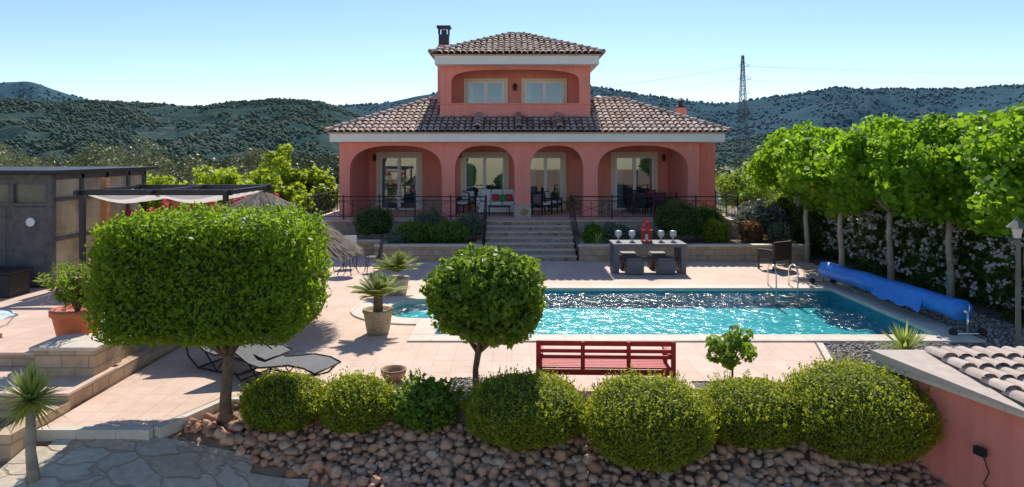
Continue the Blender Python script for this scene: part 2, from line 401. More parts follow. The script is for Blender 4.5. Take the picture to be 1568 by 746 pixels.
def hillmat(name,c1,c2,c3,sc,stripes=0,haze=(.3,.42,.55),hz=.3,fs=.05):
    m,nt=newmat(name); co=coords(nt)
    f=noisetex(nt,co,sc,10,.75)
    col=ramp(nt,f,[(.40,c1),(.5,c2),(.62,c3)])
    v=nt.nodes.new('ShaderNodeTexVoronoi'); v.inputs['Scale'].default_value=fs; L(nt,co,v.inputs['Vector'])
    dots=ramp(nt,v.outputs['Distance'],[(.1,(.5,.52,.52)),(.6,(1.2,1.2,1.15))])
    col=mixc(nt,1.0,col,dots,'MULTIPLY')
    if stripes:
        sp=nt.nodes.new('ShaderNodeSeparateXYZ'); L(nt,co,sp.inputs[0])
        a=nt.nodes.new('ShaderNodeMath'); a.operation='MULTIPLY_ADD'; L(nt,noisetex(nt,co,.01,3),a.inputs[0]); a.inputs[1].default_value=20; L(nt,sp.outputs[2],a.inputs[2])
        sn=nt.nodes.new('ShaderNodeMath'); sn.operation='SINE'; L(nt,a.outputs[0],sn.inputs[0])
        st=ramp(nt,sn.outputs[0],[(.5,(0,0,0)),(.95,(1,1,1))])
        msk=ramp(nt,noisetex(nt,co,.012,4),[(.46,(0,0,0)),(.60,(.5,.5,.5))])
        k=mixc(nt,1.0,st,msk,'MULTIPLY')
        col=mixc(nt,k,col,(.22,.19,.13))
    col=mixc(nt,hz,col,haze)  # aerial haze painted into the hill's base colour
    finish(nt,col,1,bumpn(nt,f,.6,6),spec=0); return m
def hill(name,D,D0,pts,mat,namp=.12,nsc=.004,nx=260,ny=60,treesn=0,tmat=None,ts=1.0,thr=0.0):
    k=D/1045.
    X=[(p[0]-784)*k for p in pts]; Z=[3.5+(235-p[1])*k for p in pts]
    xa=np.linspace(X[0],X[-1],nx); za=np.interp(xa,X,Z)
    ker=np.ones(9)/9; za=np.convolve(np.pad(za,4,mode='edge'),ker,'valid')
    V=[]
    for j in range(ny):
        t=j/(ny-1)*1.35; y=D0+(D-D0)*t
        s=(t*t*(3-2*t)) if t<1 else 1-(t-1)*.8
        for i in range(nx):
            x=xa[i]; H=za[i]+8
            n1=noise.fractal(Vector((x*nsc,y*nsc*.6,D*.01)),1.0,2.0,5)
            n2=noise.noise(Vector((x*nsc*6,y*nsc*6,2)))
            e=math.sin(min(t,1.0)*math.pi)
            V.append((x*(y/D if t<1 else 1),y,-8+H*s+H*namp*n1*(e*2.2+.12)+H*.03*n2*(.25+e)))
    F=np.array([(j*nx+i,j*nx+i+1,(j+1)*nx+i+1,(j+1)*nx+i) for j in range(ny-1) for i in range(nx-1)])
    V=np.array(V)
    npmesh(name,V,F,mat,None,True)
    if treesn:
        G=V.reshape(ny,nx,3); bm=bmesh.new(); bmesh.ops.create_icosphere(bm,subdivisions=1,radius=1)
        bv=np.array([tuple(q.co) for q in bm.verts]); bf=np.array([[q.index for q in f.verts] for f in bm.faces]); bm.free()
        a=rng.random(treesn)*(ny-16); b=rng.random(treesn)*(nx-2); i=a.astype(int); j=b.astype(int); fa=(a-i)[:,None]; fb=(b-j)[:,None]
        P=G[i,j]*(1-fa)*(1-fb)+G[i+1,j]*fa*(1-fb)+G[i,j+1]*(1-fa)*fb+G[i+1,j+1]*fa*fb
        q=10./D
        keep=np.array([noise.noise(Vector((p[0]*q,p[1]*q,5)))+.5*noise.noise(Vector((p[0]*q*4,p[1]*q*2,5)))>thr-.25+.4*rng.random() for p in P]); P=P[keep]; n=len(P)
        s=ts*(1.6+2.2*rng.random(n)**2); h=s*(1.0+.5*rng.random(n))
        W=bv[None]*(1+.25*rng.normal(size=(n,len(bv),1)))*np.stack([s,s,h],1)[:,None,:]+P[:,None,:]+np.array([0,0,.6*ts])
        FF=(bf[None]+(np.arange(n)*len(bv))[:,None,None]).reshape(-1,3)
        npmesh('distant_forest_trees',W.reshape(-1,3),FF,tmat,None,True)
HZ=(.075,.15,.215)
M_ft=islandmat('forest_tree_crowns',[(0,(.045,.085,.06)),(.5,(.065,.11,.075)),(1,(.10,.14,.09))],1,.2,1,.1,.2)  # all three crown sets have distance haze painted into their colours
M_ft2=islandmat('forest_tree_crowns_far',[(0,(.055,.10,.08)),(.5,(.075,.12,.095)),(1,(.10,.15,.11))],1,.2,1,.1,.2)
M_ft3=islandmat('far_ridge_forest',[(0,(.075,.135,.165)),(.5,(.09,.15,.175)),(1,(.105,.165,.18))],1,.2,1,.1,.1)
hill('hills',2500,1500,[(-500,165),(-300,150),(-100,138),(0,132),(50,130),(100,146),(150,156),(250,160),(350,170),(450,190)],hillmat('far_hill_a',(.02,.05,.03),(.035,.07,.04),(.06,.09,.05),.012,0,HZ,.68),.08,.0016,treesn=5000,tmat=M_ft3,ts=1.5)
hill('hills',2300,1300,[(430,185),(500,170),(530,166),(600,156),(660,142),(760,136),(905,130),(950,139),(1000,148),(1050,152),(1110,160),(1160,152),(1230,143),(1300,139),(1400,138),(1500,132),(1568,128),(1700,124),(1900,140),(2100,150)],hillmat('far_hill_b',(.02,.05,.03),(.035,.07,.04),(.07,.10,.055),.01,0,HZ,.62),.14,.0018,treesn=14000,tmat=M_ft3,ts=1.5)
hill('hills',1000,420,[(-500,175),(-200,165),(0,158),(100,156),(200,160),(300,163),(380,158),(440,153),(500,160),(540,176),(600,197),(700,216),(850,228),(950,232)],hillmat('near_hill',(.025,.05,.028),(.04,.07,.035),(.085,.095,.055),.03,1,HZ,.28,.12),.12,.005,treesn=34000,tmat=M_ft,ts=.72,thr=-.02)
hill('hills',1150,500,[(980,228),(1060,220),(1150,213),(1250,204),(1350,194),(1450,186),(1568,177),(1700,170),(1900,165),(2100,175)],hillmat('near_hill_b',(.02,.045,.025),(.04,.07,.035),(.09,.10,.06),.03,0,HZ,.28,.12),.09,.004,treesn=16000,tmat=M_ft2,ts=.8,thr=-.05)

# ------------------------------------------------------------------ terrace deck, pool
g=grp('terrace_paving',(0,12,0))
m=MB()
def prism(m,pts,z0,z1):
    n=len(pts); b=m.addv([(p[0],p[1],z0) for p in pts]+[(p[0],p[1],z1) for p in pts])
    m.f.append(tuple(range(b+n,b+2*n))); m.f.append(tuple(range(b,b+n))[::-1])
    for i in range(n): m.f.append((b+i,b+(i+1)%n,b+n+(i+1)%n,b+n+i))
prism(m,[(-6.0,8.75),(-4.6,8.75),(-4.15,9.85),(-3.2,9.85),(-3.2,25.2),(-6.0,25.2)],-.5,0)
prism(m,[(-6.0,16),(-6.0,25.2),(-12,25.2),(-12,16)],-.5,-.001)
prism(m,[(-3.2,9.85),(-1.95,9.85),(-1.95,13.9),(-3.2,13.9)],-.3,0)
prism(m,[(-3.2,16.8),(-1.95,16.8),(-1.95,22.3),(-3.2,22.3)],-.3,0)
prism(m,[(-1.95,9.85),(-.95,9.85),(-.95,10.65),(-.2,10.65),(-.2,9.7),(2.75,9.7),(2.75,10.5),(3.7,10.5),(3.7,9.7),(4.8,9.9),(5.6,12.65),(-1.95,12.65)],-.3,0)
prism(m,[(-1.95,18.05),(9.3,18.05),(9.6,22.3),(-1.95,22.3)],-.3,0)
m.build('paving',M_deck,g)
m=MB()
for a,b in (((-6.0,8.72),(-4.58,8.72)),((-4.57,8.72),(-4.11,9.82)),((-4.1,9.80),(-.97,9.80)),((-.2,9.66),(2.73,9.66)),((3.7,9.66),(4.82,9.86)),((4.83,9.9),(5.62,12.6))):
    a=Vector((*a,0));b=Vector((*b,0)); d=(b-a).normalized(); s=Vector((d.y,-d.x,0))*.11
    prism(m,[tuple(a)[:2],tuple(a+s)[:2],tuple(b+s)[:2],tuple(b)[:2]],-.35,.012)
m.build('edge_kerb',M_coping,g)
g=grp('swimming_pool',(3.3,15.3,0))
m=MB()
zc=.03
m.box(-1.95,8.8,12.65,13.1,-.05,zc).box(-1.95,8.8,17.6,18.05,-.05,zc).box(8.2,8.8,13.1,17.6,-.05,zc)
m.box(-1.95,-1.49,13.1,14.4,-.05,zc).box(-1.95,-1.49,16.3,17.6,-.05,zc)
m.build('coping',M_coping,g,bevel=.012)
m=MB()
arc=[(-1.95,13.9)]+[(-1.95-1.65*math.sin(math.pi*i/24),15.35-1.45*math.cos(math.pi*i/24)) for i in range(1,24)]+[(-1.95,16.8)]
inner=[(-1.95,14.4)]+[(-1.95-.8*math.sin(math.pi*i/24)**.6,15.35-.95*math.cos(math.pi*i/24)) for i in range(1,24)]+[(-1.95,16.3)]
for i in range(len(arc)-1):
    prism(m,[arc[i+1],arc[i],inner[i],inner[i+1]],-.3,zc)
m.build('round_coping',M_coping,g)
m=MB(); m.poly([(-3.2,13.9,.0),(-1.95,13.9,.0),(-1.95,14.0,.0),(-3.0,14.4,0),(-3.2,15,0)]); m.poly([(-3.2,16.8,.0),(-3.2,15.7,0),(-3.0,16.3,0),(-1.95,16.7,0),(-1.95,16.8,.0)])
m.build('paving_infill',M_deck,g)
m=MB()
D=-.40; W0=-.045
x0,x1,y0,y1=-1.495,8.205,13.095,17.605
m.poly([(x0,y0,D),(x1,y0,D),(x1,y1,D),(x0,y1,D)])
m.poly([(x0,y0,D),(x0,y0,W0),(x1,y0,W0),(x1,y0,D)]).poly([(x0,y1,D),(x1,y1,D),(x1,y1,W0),(x0,y1,W0)])
m.poly([(x1,y0,D),(x1,y0,W0),(x1,y1,W0),(x1,y1,D)])
m.poly([(x0,y0,D),(x0,14.4,D),(x0,14.4,W0),(x0,y0,W0)]).poly([(x0,16.3,D),(x0,y1,D),(x0,y1,W0),(x0,16.3,W0)])
m.box(-2.85,-1.5,14.38,16.32,-.5,-.20).box(-1.49,-1.1,14.5,16.2,-.395,-.26).box(-1.1,-.7,14.6,16.1,-.395,-.32)
m.build('pool_basin',M_pool,g)
def wave(x,y):
    return .024*noise.noise(Vector((x*2.0,y*3.2,0)))+.022*noise.noise(Vector((x*4.6,y*6.5,3)))+.013*noise.noise(Vector((x*10,y*14,7)))
def wgrid(x0,x1,y0,y1,st):
    nx_=int((x1-x0)/st)+1; ny_=int((y1-y0)/st)+1
    X=np.linspace(x0,x1,nx_);Y=np.linspace(y0,y1,ny_)
    V=np.array([(x,y,-.085+wave(x,y)) for y in Y for x in X]); F=np.array([(j*nx_+i,j*nx_+i+1,(j+1)*nx_+i+1,(j+1)*nx_+i) for j in range(ny_-1) for i in range(nx_-1)])
    return V,F
V,F=wgrid(-1.49,8.2,13.1,17.6,.03); npmesh('water',V,F,M_water,g,True)
V,F=wgrid(-2.86,-1.492,14.3,16.4,.035); npmesh('water_alcove',V,F,M_water,g,True)
g=grp('pool_ladder',(7,17.8,0)); m=MB()
for x in (6.75,7.3):
    pts=[(x,18.0,0)]+[(x,18.0-.28*(1-math.cos(a)),.42+.2*math.sin(a)) for a in [math.pi*i/8 for i in range(9)]]+[(x,17.44,-.1),(x,17.44,-.38)]
    m.tube(pts,.02,8)
for z in (-.15,-.28): m.box(6.75,7.3,17.4,17.48,z-.015,z+.015)
m.build('rails',M_steel,g,True)
# solar roller
g=grp('pool_cover_roller',(8.5,15.6,0)); 
m=MB(); A=Vector((8.35,18.2,.42)); B=Vector((8.72,13.2,.46))
pts=[];rr=[]
for i in range(61):
    t=i/60; p=A.lerp(B,t); pts.append(p+Vector((0,0,.008*math.sin(i*.4)))); rr.append(.20+.012*noise.noise(Vector((i*.25,0,0)))+(.012*math.sin(i*.33)))
m.tube(pts,rr,24)
for i in range(20,33):
    t=i/40;t2=(i+1)/40; a=A.lerp(B,t);b=A.lerp(B,t2)
    w=lambda q:.03*math.sin(q*1.3)
    m.poly([a+Vector((-.2,0,.02)),b+Vector((-.2,0,.02)),b+Vector((-.27,0,-.2+w(i+1))),a+Vector((-.27,0,-.2+w(i)))])
m.build('rolled_cover',M_blue,g,True)
m=MB()
for P,s in ((A,1),(B,-1)):
    e=P+Vector((0,.14*s,0)); m.tube([P-Vector((0,.1*s,0)),e],.035,10)
    m.tube([e+Vector((-.28,0,-e.z+.05)),e+Vector((-.2,0,-e.z+.05)),e+Vector((.2,0,-e.z+.05)),e+Vector((.28,0,-e.z+.05))],.022,8)
    m.tube([e,e+Vector((0,0,-e.z+.05))],.024,8)
    m.tube([e,e+Vector((0,.05*s,0)),e+Vector((.0,.05*s,.16))],.012,6)
m.build('stands',M_steel,g,True)
m=MB()
for P,s in ((A,1),(B,-1)):
    for dx in (-.28,.28):
        c=P+Vector((dx,.14*s,0)); m.tube([(c.x,c.y-.03,.08),(c.x,c.y+.03,.08)],.075,14)
m.build('wheels',M_black,g)

# gravel sheet
g=grp('gravel_bed',(7,11,0)); m=MB()
m.poly([(4.8,9.7,-.012),(16,9.7,-.012),(16,12.65,-.012),(5.6,12.65,-.012)]); m.poly([(8.8,12.65,-.012),(16,12.65,-.012),(16,25,-.012),(8.8,25,-.012)])
m.poly([(-.95,9.85,-.02),(-.2,9.7,-.02),(-.2,10.65,-.02),(-.95,10.65,-.02)]); m.poly([(2.75,9.7,-.02),(3.7,9.7,-.02),(3.7,10.5,-.02),(2.75,10.5,-.02)])
m.build('gravel',M_gravel,g)
# rocks
def icov(sub):
    bm=bmesh.new(); bmesh.ops.create_icosphere(bm,subdivisions=sub,radius=1)
    v=np.array([tuple(x.co) for x in bm.verts]); f=np.array([[q.index for q in x.verts] for x in bm.faces]); bm.free(); return v,f
def rocks(name,P,size,mat,parent=None,sub=2,flat=.65,smooth=True):
    bv,bf=icov(sub); VV=[];FF=[]
    protos=[]
    for k in range(14):
        o=rng.random(3)*50
        d=np.array([1+.5*noise.noise(Vector(v*1.1+o))+.15*noise.noise(Vector(v*2.6+o)) for v in bv])
        w=bv*d[:,None]
        for _ in range(4):
            nrm=norm(rng.normal(size=(1,3)))[0]; dd=w@nrm; lim=.72; w=w-np.outer(np.maximum(0,dd-lim),nrm)
        protos.append(w)
    for i,p in enumerate(P):
        s=size*(.5+.85*rng.random()**1.3); w=protos[i%14]*np.array([1+.35*rng.random(),1,flat+.3*rng.random()])
        a=rng.random()*6.283; tl=rng.normal()*.35
        ca,sa=math.cos(a),math.sin(a); ct,st=math.cos(tl),math.sin(tl)
        R=np.array([[ca,-sa,0],[sa,ca,0],[0,0,1]])@np.array([[1,0,0],[0,ct,-st],[0,st,ct]])
        VV.append((w*s)@R.T+np.array(p)); FF.append(bf+i*len(bv))
    return npmesh(name,np.concatenate(VV),np.concatenate(FF),mat,parent,smooth)
def scatter(fn,n,x0,x1,y0,y1,dmin):
    out=[];cell={}
    for _ in range(n):
        x=random.uniform(x0,x1);y=random.uniform(y0,y1)
        if not fn(x,y): continue
        kx,ky=int(x/dmin),int(y/dmin); ok=True
        for a in (-1,0,1):
            for b in (-1,0,1):
                for q in cell.get((kx+a,ky+b),()):
                    if (q[0]-x)**2+(q[1]-y)**2<dmin*dmin: ok=False
        if ok: cell.setdefault((kx,ky),[]).append((x,y)); out.append((x,y))
    return out
def rz(x,y):
    lim=9.05-(x+4.7)*.27 if x<-1.2 else 0
    top=9.32+.1*math.sin(x*2.3)
    return y>lim and y<top and x>-4.38+(y-8.75)*.42
g=grp('rock_bank',(0,8.6,-.6))
for nm,mt,fn,sd in (('brown_rocks',M_rockgrey,lambda x,y:x>-1.75+.3*math.sin(y*5),1),('red_rocks',M_rockred,lambda x,y:x<=-1.75+.3*math.sin(y*5),2)):
    for lay,(dm,sz,up) in enumerate(((.080,.064,.03),(.105,.070,.072))):
        pts=scatter(lambda x,y:rz(x,y) and fn(x,y),24000 if lay==0 else 11000,-4.9,6.2,6.9,9.45,dm)
        rocks(nm+('_top' if lay else ''),[(x,y,hterr(x,y)+up+random.uniform(-.015,.02)) for x,y in pts],sz,mt,g)
pts=scatter(lambda x,y:x>5.0+(y-10)*.3,3500,5,9.5,9.8,12.6,.05)
pts+=scatter(lambda x,y:True,3000,8.85,10.2,12.6,18,.05)
pts+=scatter(lambda x,y:True,700,-.95,-.2,9.7,10.65,.04)
rocks('pebbles',[(x,y,.0) for x,y in pts],.03,M_pebble,g,1)
pts=scatter(lambda x,y:y>9.2 ,3000,-4.0,6,9.2,9.75,.05)
rocks('soil_clods',[(x,y,hterr(x,y)+.0) for x,y in pts],.03,M_soil,g,1)

# flagstone path
g=grp('stone_path',(-4,8,-.35)); m=MB()
sx=.25
for i in range(40):
    for j in range(16):
        x=-9.0+i*sx; y=5.2+j*sx; cx,cy=x+sx/2,y+sx/2
        if cy<8.95-(cx+4.7)*.27 and cx>-5.9+.25*math.sin(cy*3) and cy<8.75:
            m.poly([(a,b,hterr(a,b)+.03) for a,b in ((x,y),(x+sx,y),(x+sx,y+sx),(x,y+sx))])
m.build('flagstones',M_flag,g,True)

# ------------------------------------------------------------------ left raised terrace
g=grp('raised_terrace',(-8,12,0)); 
m=MB(); m.box(-20,-6.25,10.45,16.3,-.5,.42); m.box(-20,-6.05,9.3,10.45,-.5,.2); m.box(-6.25,-6.05,10.45,12.6,-.5,.2)
prism(m,[(-6.25,8.2),(-6.02,8.2),(-6.02,9.3),(-6.25,9.3)],-.5,.12)
m.build('stone_wall',M_block,g)
m=MB(); m.box(-20,-6.22,10.42,16.3,.424,.46); m.box(-20,-6.02,9.27,10.42,.204,.24); m.build('tile_top',M_deck,g)
m=MB(); m.box(-7.0,-6.12,10.0,10.7,.24,.62); m.build('pier',M_block,g)
m=MB(); m.box(-7.05,-6.07,9.95,10.75,.62,.67);m.build('pier_cap',M_coping,g,bevel=.01)

# ------------------------------------------------------------------ house
H=grp('villa_house',(0,29,0))
def arch_wall(m,x0,x1,z0,z1,y0,y1,ops,n=28,pw=2.7):
    cur=x0
    def solid(a,b,za,zb): m.box(a,b,y0,y1,za,zb)
    for (xa,xb,sp,tp,zb) in ops:
        solid(cur,xa,z0,z1)
        if zb>z0: solid(xa,xb,z0,zb)
        xm=(xa+xb)/2; hw=(xb-xa)/2
        pr=[]
        for i in range(n+1):
            a=math.pi*(1-i/n); t=math.copysign(abs(math.cos(a))**(2/pw),math.cos(a)); zz=sp+(tp-sp)*max(0,math.sin(a))**(2/pw)
            pr.append((xm+hw*t,zz))
        for i in range(n):
            (xA,zA),(xB,zB)=pr[i],pr[i+1]
            m.poly([(xA,y0,zA),(xB,y0,zB),(xB,y0,z1),(xA,y0,z1)])
            m.poly([(xB,y1,zB),(xA,y1,zA),(xA,y1,z1),(xB,y1,z1)])
            m.poly([(xB,y0,zB),(xA,y0,zA),(xA,y1,zA),(xB,y1,zB)])
        cur=xb
    solid(cur,x1,z0,z1)
FZ=1.05
m=MB()
arch_wall(m,-6.6,7.15,FZ,3.93,26.1,26.5,[(-6.2,-2.68,2.75,3.80,FZ),(-2.18,.1,2.75,3.80,FZ),(.7,2.73,2.75,3.80,FZ),(3.28,6.73,2.75,3.80,FZ)])
m.box(-6.6,-6.25,26.5,29.8,FZ,3.93); m.box(6.8,7.15,26.5,29.8,FZ,3.93)
m.box(-6.6,7.15,29.8,35.3,FZ,3.93)
m.box(7.152,8.35,28,35.3,0,3.93)
m.box(-2.68,-2.18,26.5,29.8,3.3,3.93); m.box(2.74,3.26,26.5,29.8,3.3,3.93)
m.build('walls',M_stucco,H)
m=MB()
arch_wall(m,-2.85,3.1,4.7,6.95,27.0,27.35,[(-2.4,2.66,6.3,6.82,5.44)],pw=3.2)
m.box(-2.85,-2.5,27.35,28.5,4.7,6.95); m.box(2.75,3.1,27.35,28.5,4.7,6.95); m.box(-2.85,3.1,28.5,31.6,4.26,6.95)
m.build('tower_walls',M_stucco,H)
m=MB(); m.box(-2.5,2.75,27.35,28.5,4.5,4.62); m.build('balcony_floor',M_deck,H)
m=MB(); m.box(-2.9,3.15,26.96,27.38,5.44,5.49); m.build('parapet_cap',M_stucco,H,bevel=.01)
m=MB(); m.box(-6.85,8.0,25.6,35.8,3.932,4.25); m.build('eave_fascia',M_white,H,bevel=.02)
m=MB(); m.box(-3.0,3.38,26.45,31.95,6.952,7.3); m.build('tower_fascia',M_white,H,bevel=.02)
m=MB(); m.box(-6.9,8.05,25.5,35.85,4.25,4.285); m.box(-3.08,3.44,26.38,32.0,7.3,7.335); m.build('tile_course',M_tile,H)
def inpoly(u,v,P):
    c=False; j=len(P)-1
    for i in range(len(P)):
        if (P[i][1]>v)!=(P[j][1]>v) and u<(P[j][0]-P[i][0])*(v-P[i][1])/(P[j][1]-P[i][1])+P[i][0]: c=not c
        j=i
    return c
def tiles(m,poly,w=.235,row=.36,excl=None,r=.1):
    P=[Vector(p) for p in poly]; u=(P[1]-P[0]).normalized(); n=None
    n=(P[1]-P[0]).cross(P[2]-P[0]).normalized()
    if n.z<0: n=-n
    v=n.cross(u)
    if v.dot(P[2]-P[0])<0: v=-v
    Q=[((p-P[0]).dot(u),(p-P[0]).dot(v)) for p in P]
    U=max(q[0] for q in Q); VV=max(q[1] for q in Q)
    nu=int(U/w)+1; nvv=int(VV/row)+1
    K=6
    for i in range(nu):
        uc=(i+.5)*w
        for j in range(nvv):
            v0=j*row-.07
            if not inpoly(uc,max(.02,v0+row*.55),Q): continue
            c=P[0]+u*uc+v*(v0+.15)
            if excl and excl(c): continue
            ju=random.uniform(-.012,.012); jn=random.uniform(0,.016)
            lo=P[0]+u*(uc+ju)+v*v0+n*(.035+jn); hi=P[0]+u*(uc+ju)+v*(v0+row+.06)+n*.005
            a=m.addv([lo+u*(math.cos(math.pi*k/K)*r*1.08)+n*(math.sin(math.pi*k/K)*r*.8) for k in range(K+1)])
            b=m.addv([hi+u*(math.cos(math.pi*k/K)*r*.9)+n*(math.sin(math.pi*k/K)*r*.7) for k in range(K+1)])
            for k in range(K): m.f.append((a+k,a+k+1,b+k+1,b+k))
def ridge(m,a,b,r=.12,st=.36):
    a=Vector(a);b=Vector(b); d=(b-a); L_=d.length; d.normalize(); s=d.cross(Vector((0,0,1))).normalized(); n=s.cross(d)
    K=7
    for i in range(int(L_/st)+1):
        lo=a+d*(i*st)+n*.05; hi=a+d*min(L_,i*st+st+.06)+n*.02
        A=m.addv([lo+s*(math.cos(math.pi*k/K)*r*1.1)+n*(math.sin(math.pi*k/K)*r) for k in range(K+1)])
        B=m.addv([hi+s*(math.cos(math.pi*k/K)*r*.92)+n*(math.sin(math.pi*k/K)*r*.85) for k in range(K+1)])
        for k in range(K): m.f.append((A+k,A+k+1,B+k+1,B+k))
ze=4.3; A_=(-6.95,25.48,ze);B_=(8.12,25.48,ze);C_=(8.12,36,ze);D_=(-6.95,36,ze);R1=(-3.45,29,5.76);R2=(4.62,29,5.76)
ext=lambda c:(-2.95<c.x<3.2 and c.y>26.95)
m=MB()
tiles(m,[A_,B_,R2,R1],excl=ext); tiles(m,[D_,A_,R1],excl=ext); tiles(m,[B_,C_,R2],excl=ext); tiles(m,[C_,D_,R1,R2],excl=lambda c:-2.95<c.x<3.2 and c.y<31.7,row=.4)
ridge(m,A_,R1);ridge(m,B_,R2);ridge(m,D_,R1);ridge(m,C_,R2);ridge(m,R1,(-2.9,29,5.76));ridge(m,(3.15,29,5.76),R2)
zt=7.36;a=(-3.15,26.3,zt);b=(3.52,26.3,zt);c=(3.52,32.1,zt);d=(-3.15,32.1,zt);e1=(-.1,29.2,8.55);e2=(.45,29.2,8.55)
tiles(m,[a,b,e2,e1]);tiles(m,[d,a,e1]);tiles(m,[b,c,e2]);tiles(m,[c,d,e1,e2])
for p,q in ((a,e1),(b,e2),(c,e2),(d,e1),(e1,e2)): ridge(m,p,q)
for xc in (-1.3,.25,1.8): ridge(m,(xc,25.42,4.40),(xc,26.98,5.02),.13)
m.build('roof_tiles',M_tile,H,True)
m=MB()
def lowz(y): return 4.3+(y-25.48)*1.46/3.52
m.poly([A_,(-2.85,25.48,ze),(-2.85,29,5.76),R1]); m.poly([(3.1,25.48,ze),B_,R2,(3.1,29,5.76)]); m.poly([(-2.85,25.48,ze),(3.1,25.48,ze),(3.1,27.02,lowz(27.02)),(-2.85,27.02,lowz(27.02))])
m.poly([D_,A_,R1]); m.poly([B_,C_,R2]); m.poly([C_,D_,R1,(-2.85,29,5.76),(-2.85,31.5,5.2),(3.1,31.5,5.2),(3.1,29,5.76),R2])
m.poly([a,b,e2,e1]).poly([b,c,e2]).poly([c,d,e1,e2]).poly([d,a,e1])
m.build('roof_deck',M_under,H)
m=MB(); m.box(-3.12,-2.62,28.6,29.1,5.6,8.05); m.box(7.2,7.62,29.8,30.2,4.6,5.5); m.build('chimney_stacks',M_stucco,H)
m=MB(); m.box(-3.08,-2.66,28.64,29.06,8.05,8.5)
for x in (-3.1,-2.7):
    for y in (28.62,29.02): m.box(x,x+.05,y,y+.05,8.5,8.78)
m.box(-3.16,-2.58,28.56,29.14,8.78,8.86); m.box(-2.98,-2.76,28.74,28.96,8.5,8.7)
m.lathe((7.41,30,5.5),[(.24,0),(.26,.06),(.1,.1),(.1,.3),(.2,.32),(.03,.45)],14); m.build('chimney_cowls',M_iron,H)
m=MB(); m.lathe((3.75,29.6,5.5),[(.14,0),(.14,.3),(.24,.32),(.24,.4),(.05,.5)],14); m.build('white_vent',M_white,H)
def window(x0,x1,z0,z1,y,surround=.2,cols=2,curt=(.2,1.05)):
    s=surround
    m=MB(); m.box(x0-s,x0,y-.09,y-.003,z0,z1+s).box(x1,x1+s,y-.09,y-.003,z0,z1+s).box(x0,x1,y-.09,y-.003,z1,z1+s); m.build('window_surround',M_cream,H,bevel=.01)
    m=MB(); m.box(x0,x1,y-.012,y-.004,z0,z1); m.build('dim_room_panel',M_interior,H)  # flat dark panel on the wall, painted to stand for a dim room
    m=MB(); f=.07; w=(x1-x0)/cols
    m.box(x0,x1,y-.105,y-.03,z1-f,z1-.001).box(x0,x1,y-.105,y-.03,z0,z0+f)
    for i in range(cols):
        a=x0+i*w; b=a+w
        m.box(a+.001,a+f,y-.103,y-.032,z0+f,z1-f); m.box(b-f,b-.001,y-.103,y-.032,z0+f,z1-f)
    m.build('window_frame',M_upvc,H)
    m=MB()
    for (a,b) in ((x0+f,x0+(x1-x0)*curt[0]),(x0+(x1-x0)*curt[1]*.85,x1-f)):
        if b-a<.02: continue
        k=int((b-a)/.03)+2
        for i in range(k):
            xa=a+(b-a)*i/k; xb=a+(b-a)*(i+1)/k
            ya=y-.022+.006*math.sin(i*1.7); yb=y-.022+.006*math.sin((i+1)*1.7)
            m.poly([(xa,ya,z0+f),(xb,yb,z0+f),(xb,yb,z1-f),(xa,ya,z1-f)])
    m.build('curtain',M_curtain,H)
    m=MB(); m.poly([(x0+f,y-.05,z0+f),(x1-f,y-.05,z0+f),(x1-f,y-.05,z1-f),(x0+f,y-.05,z1-f)]); m.build('glass',M_glass,H)
window(-5.73,-4.1,FZ,3.36,29.8); window(-2.05,-.34,FZ+.5,3.36,29.8); window(.74,2.17,FZ,3.36,29.8); window(4.5,6.16,FZ,3.36,29.8)
window(-1.85,-.33,5.0,6.47,28.5,.16,2,(.16,1.08)); window(.55,2.13,5.0,6.47,28.5,.16,2,(.16,1.08))
m=MB()
for a,b in ((-6.24,-5.95),(-3.88,-2.27),(-.12,.52),(2.39,4.28),(6.38,6.79)): m.box(a,b,29.74,29.797,FZ,FZ+.45)
for a,b in ((.07,.73),): m.box(a,b,26.06,26.54,FZ,FZ+.5)
m.build('stone_dado',M_stone,H)
m=MB()
for x,y,z in ((-5.98+.0,29.7,3.3),(6.6,29.7,3.3),(.12,28.4,6.25)):
    m.lathe((x,y,z-.14),[(.03,0),(.07,.04),(.09,.2),(.1,.22),(.02,.3)],8); m.tube([(x,y+.1,z),(x,y+.1,z+.2),(x,y,z+.2),(x,y,z+.14)],.012,6)
m.build('wall_lanterns',M_iron,H)
m=MB(); m.box(-7.6,8.4,25.2,29.8,-.1,.98); m.build('terrace_plinth',M_stone,H)
m=MB(); m.box(-7.65,8.45,25.15,29.8,.98,FZ); m.build('terrace_floor',M_deck,H,bevel=.01)
m=MB()
nst=7
for i in range(nst):
    y0=22.2+i*.43; m.box(-.9,2.1,y0,25.15,i*.15-(.05 if i==0 else 0),(i+1)*.15-.03)
m.build('stair_risers',M_stairstone,H)
m=MB()
for i in range(nst):
    y0=22.2+i*.43; m.box(-.92,2.12,y0-.04,min(y0+.44,25.148),(i+1)*.15-.03,(i+1)*.15+.0)
m.build('stair_treads',M_tread,H,bevel=.006)
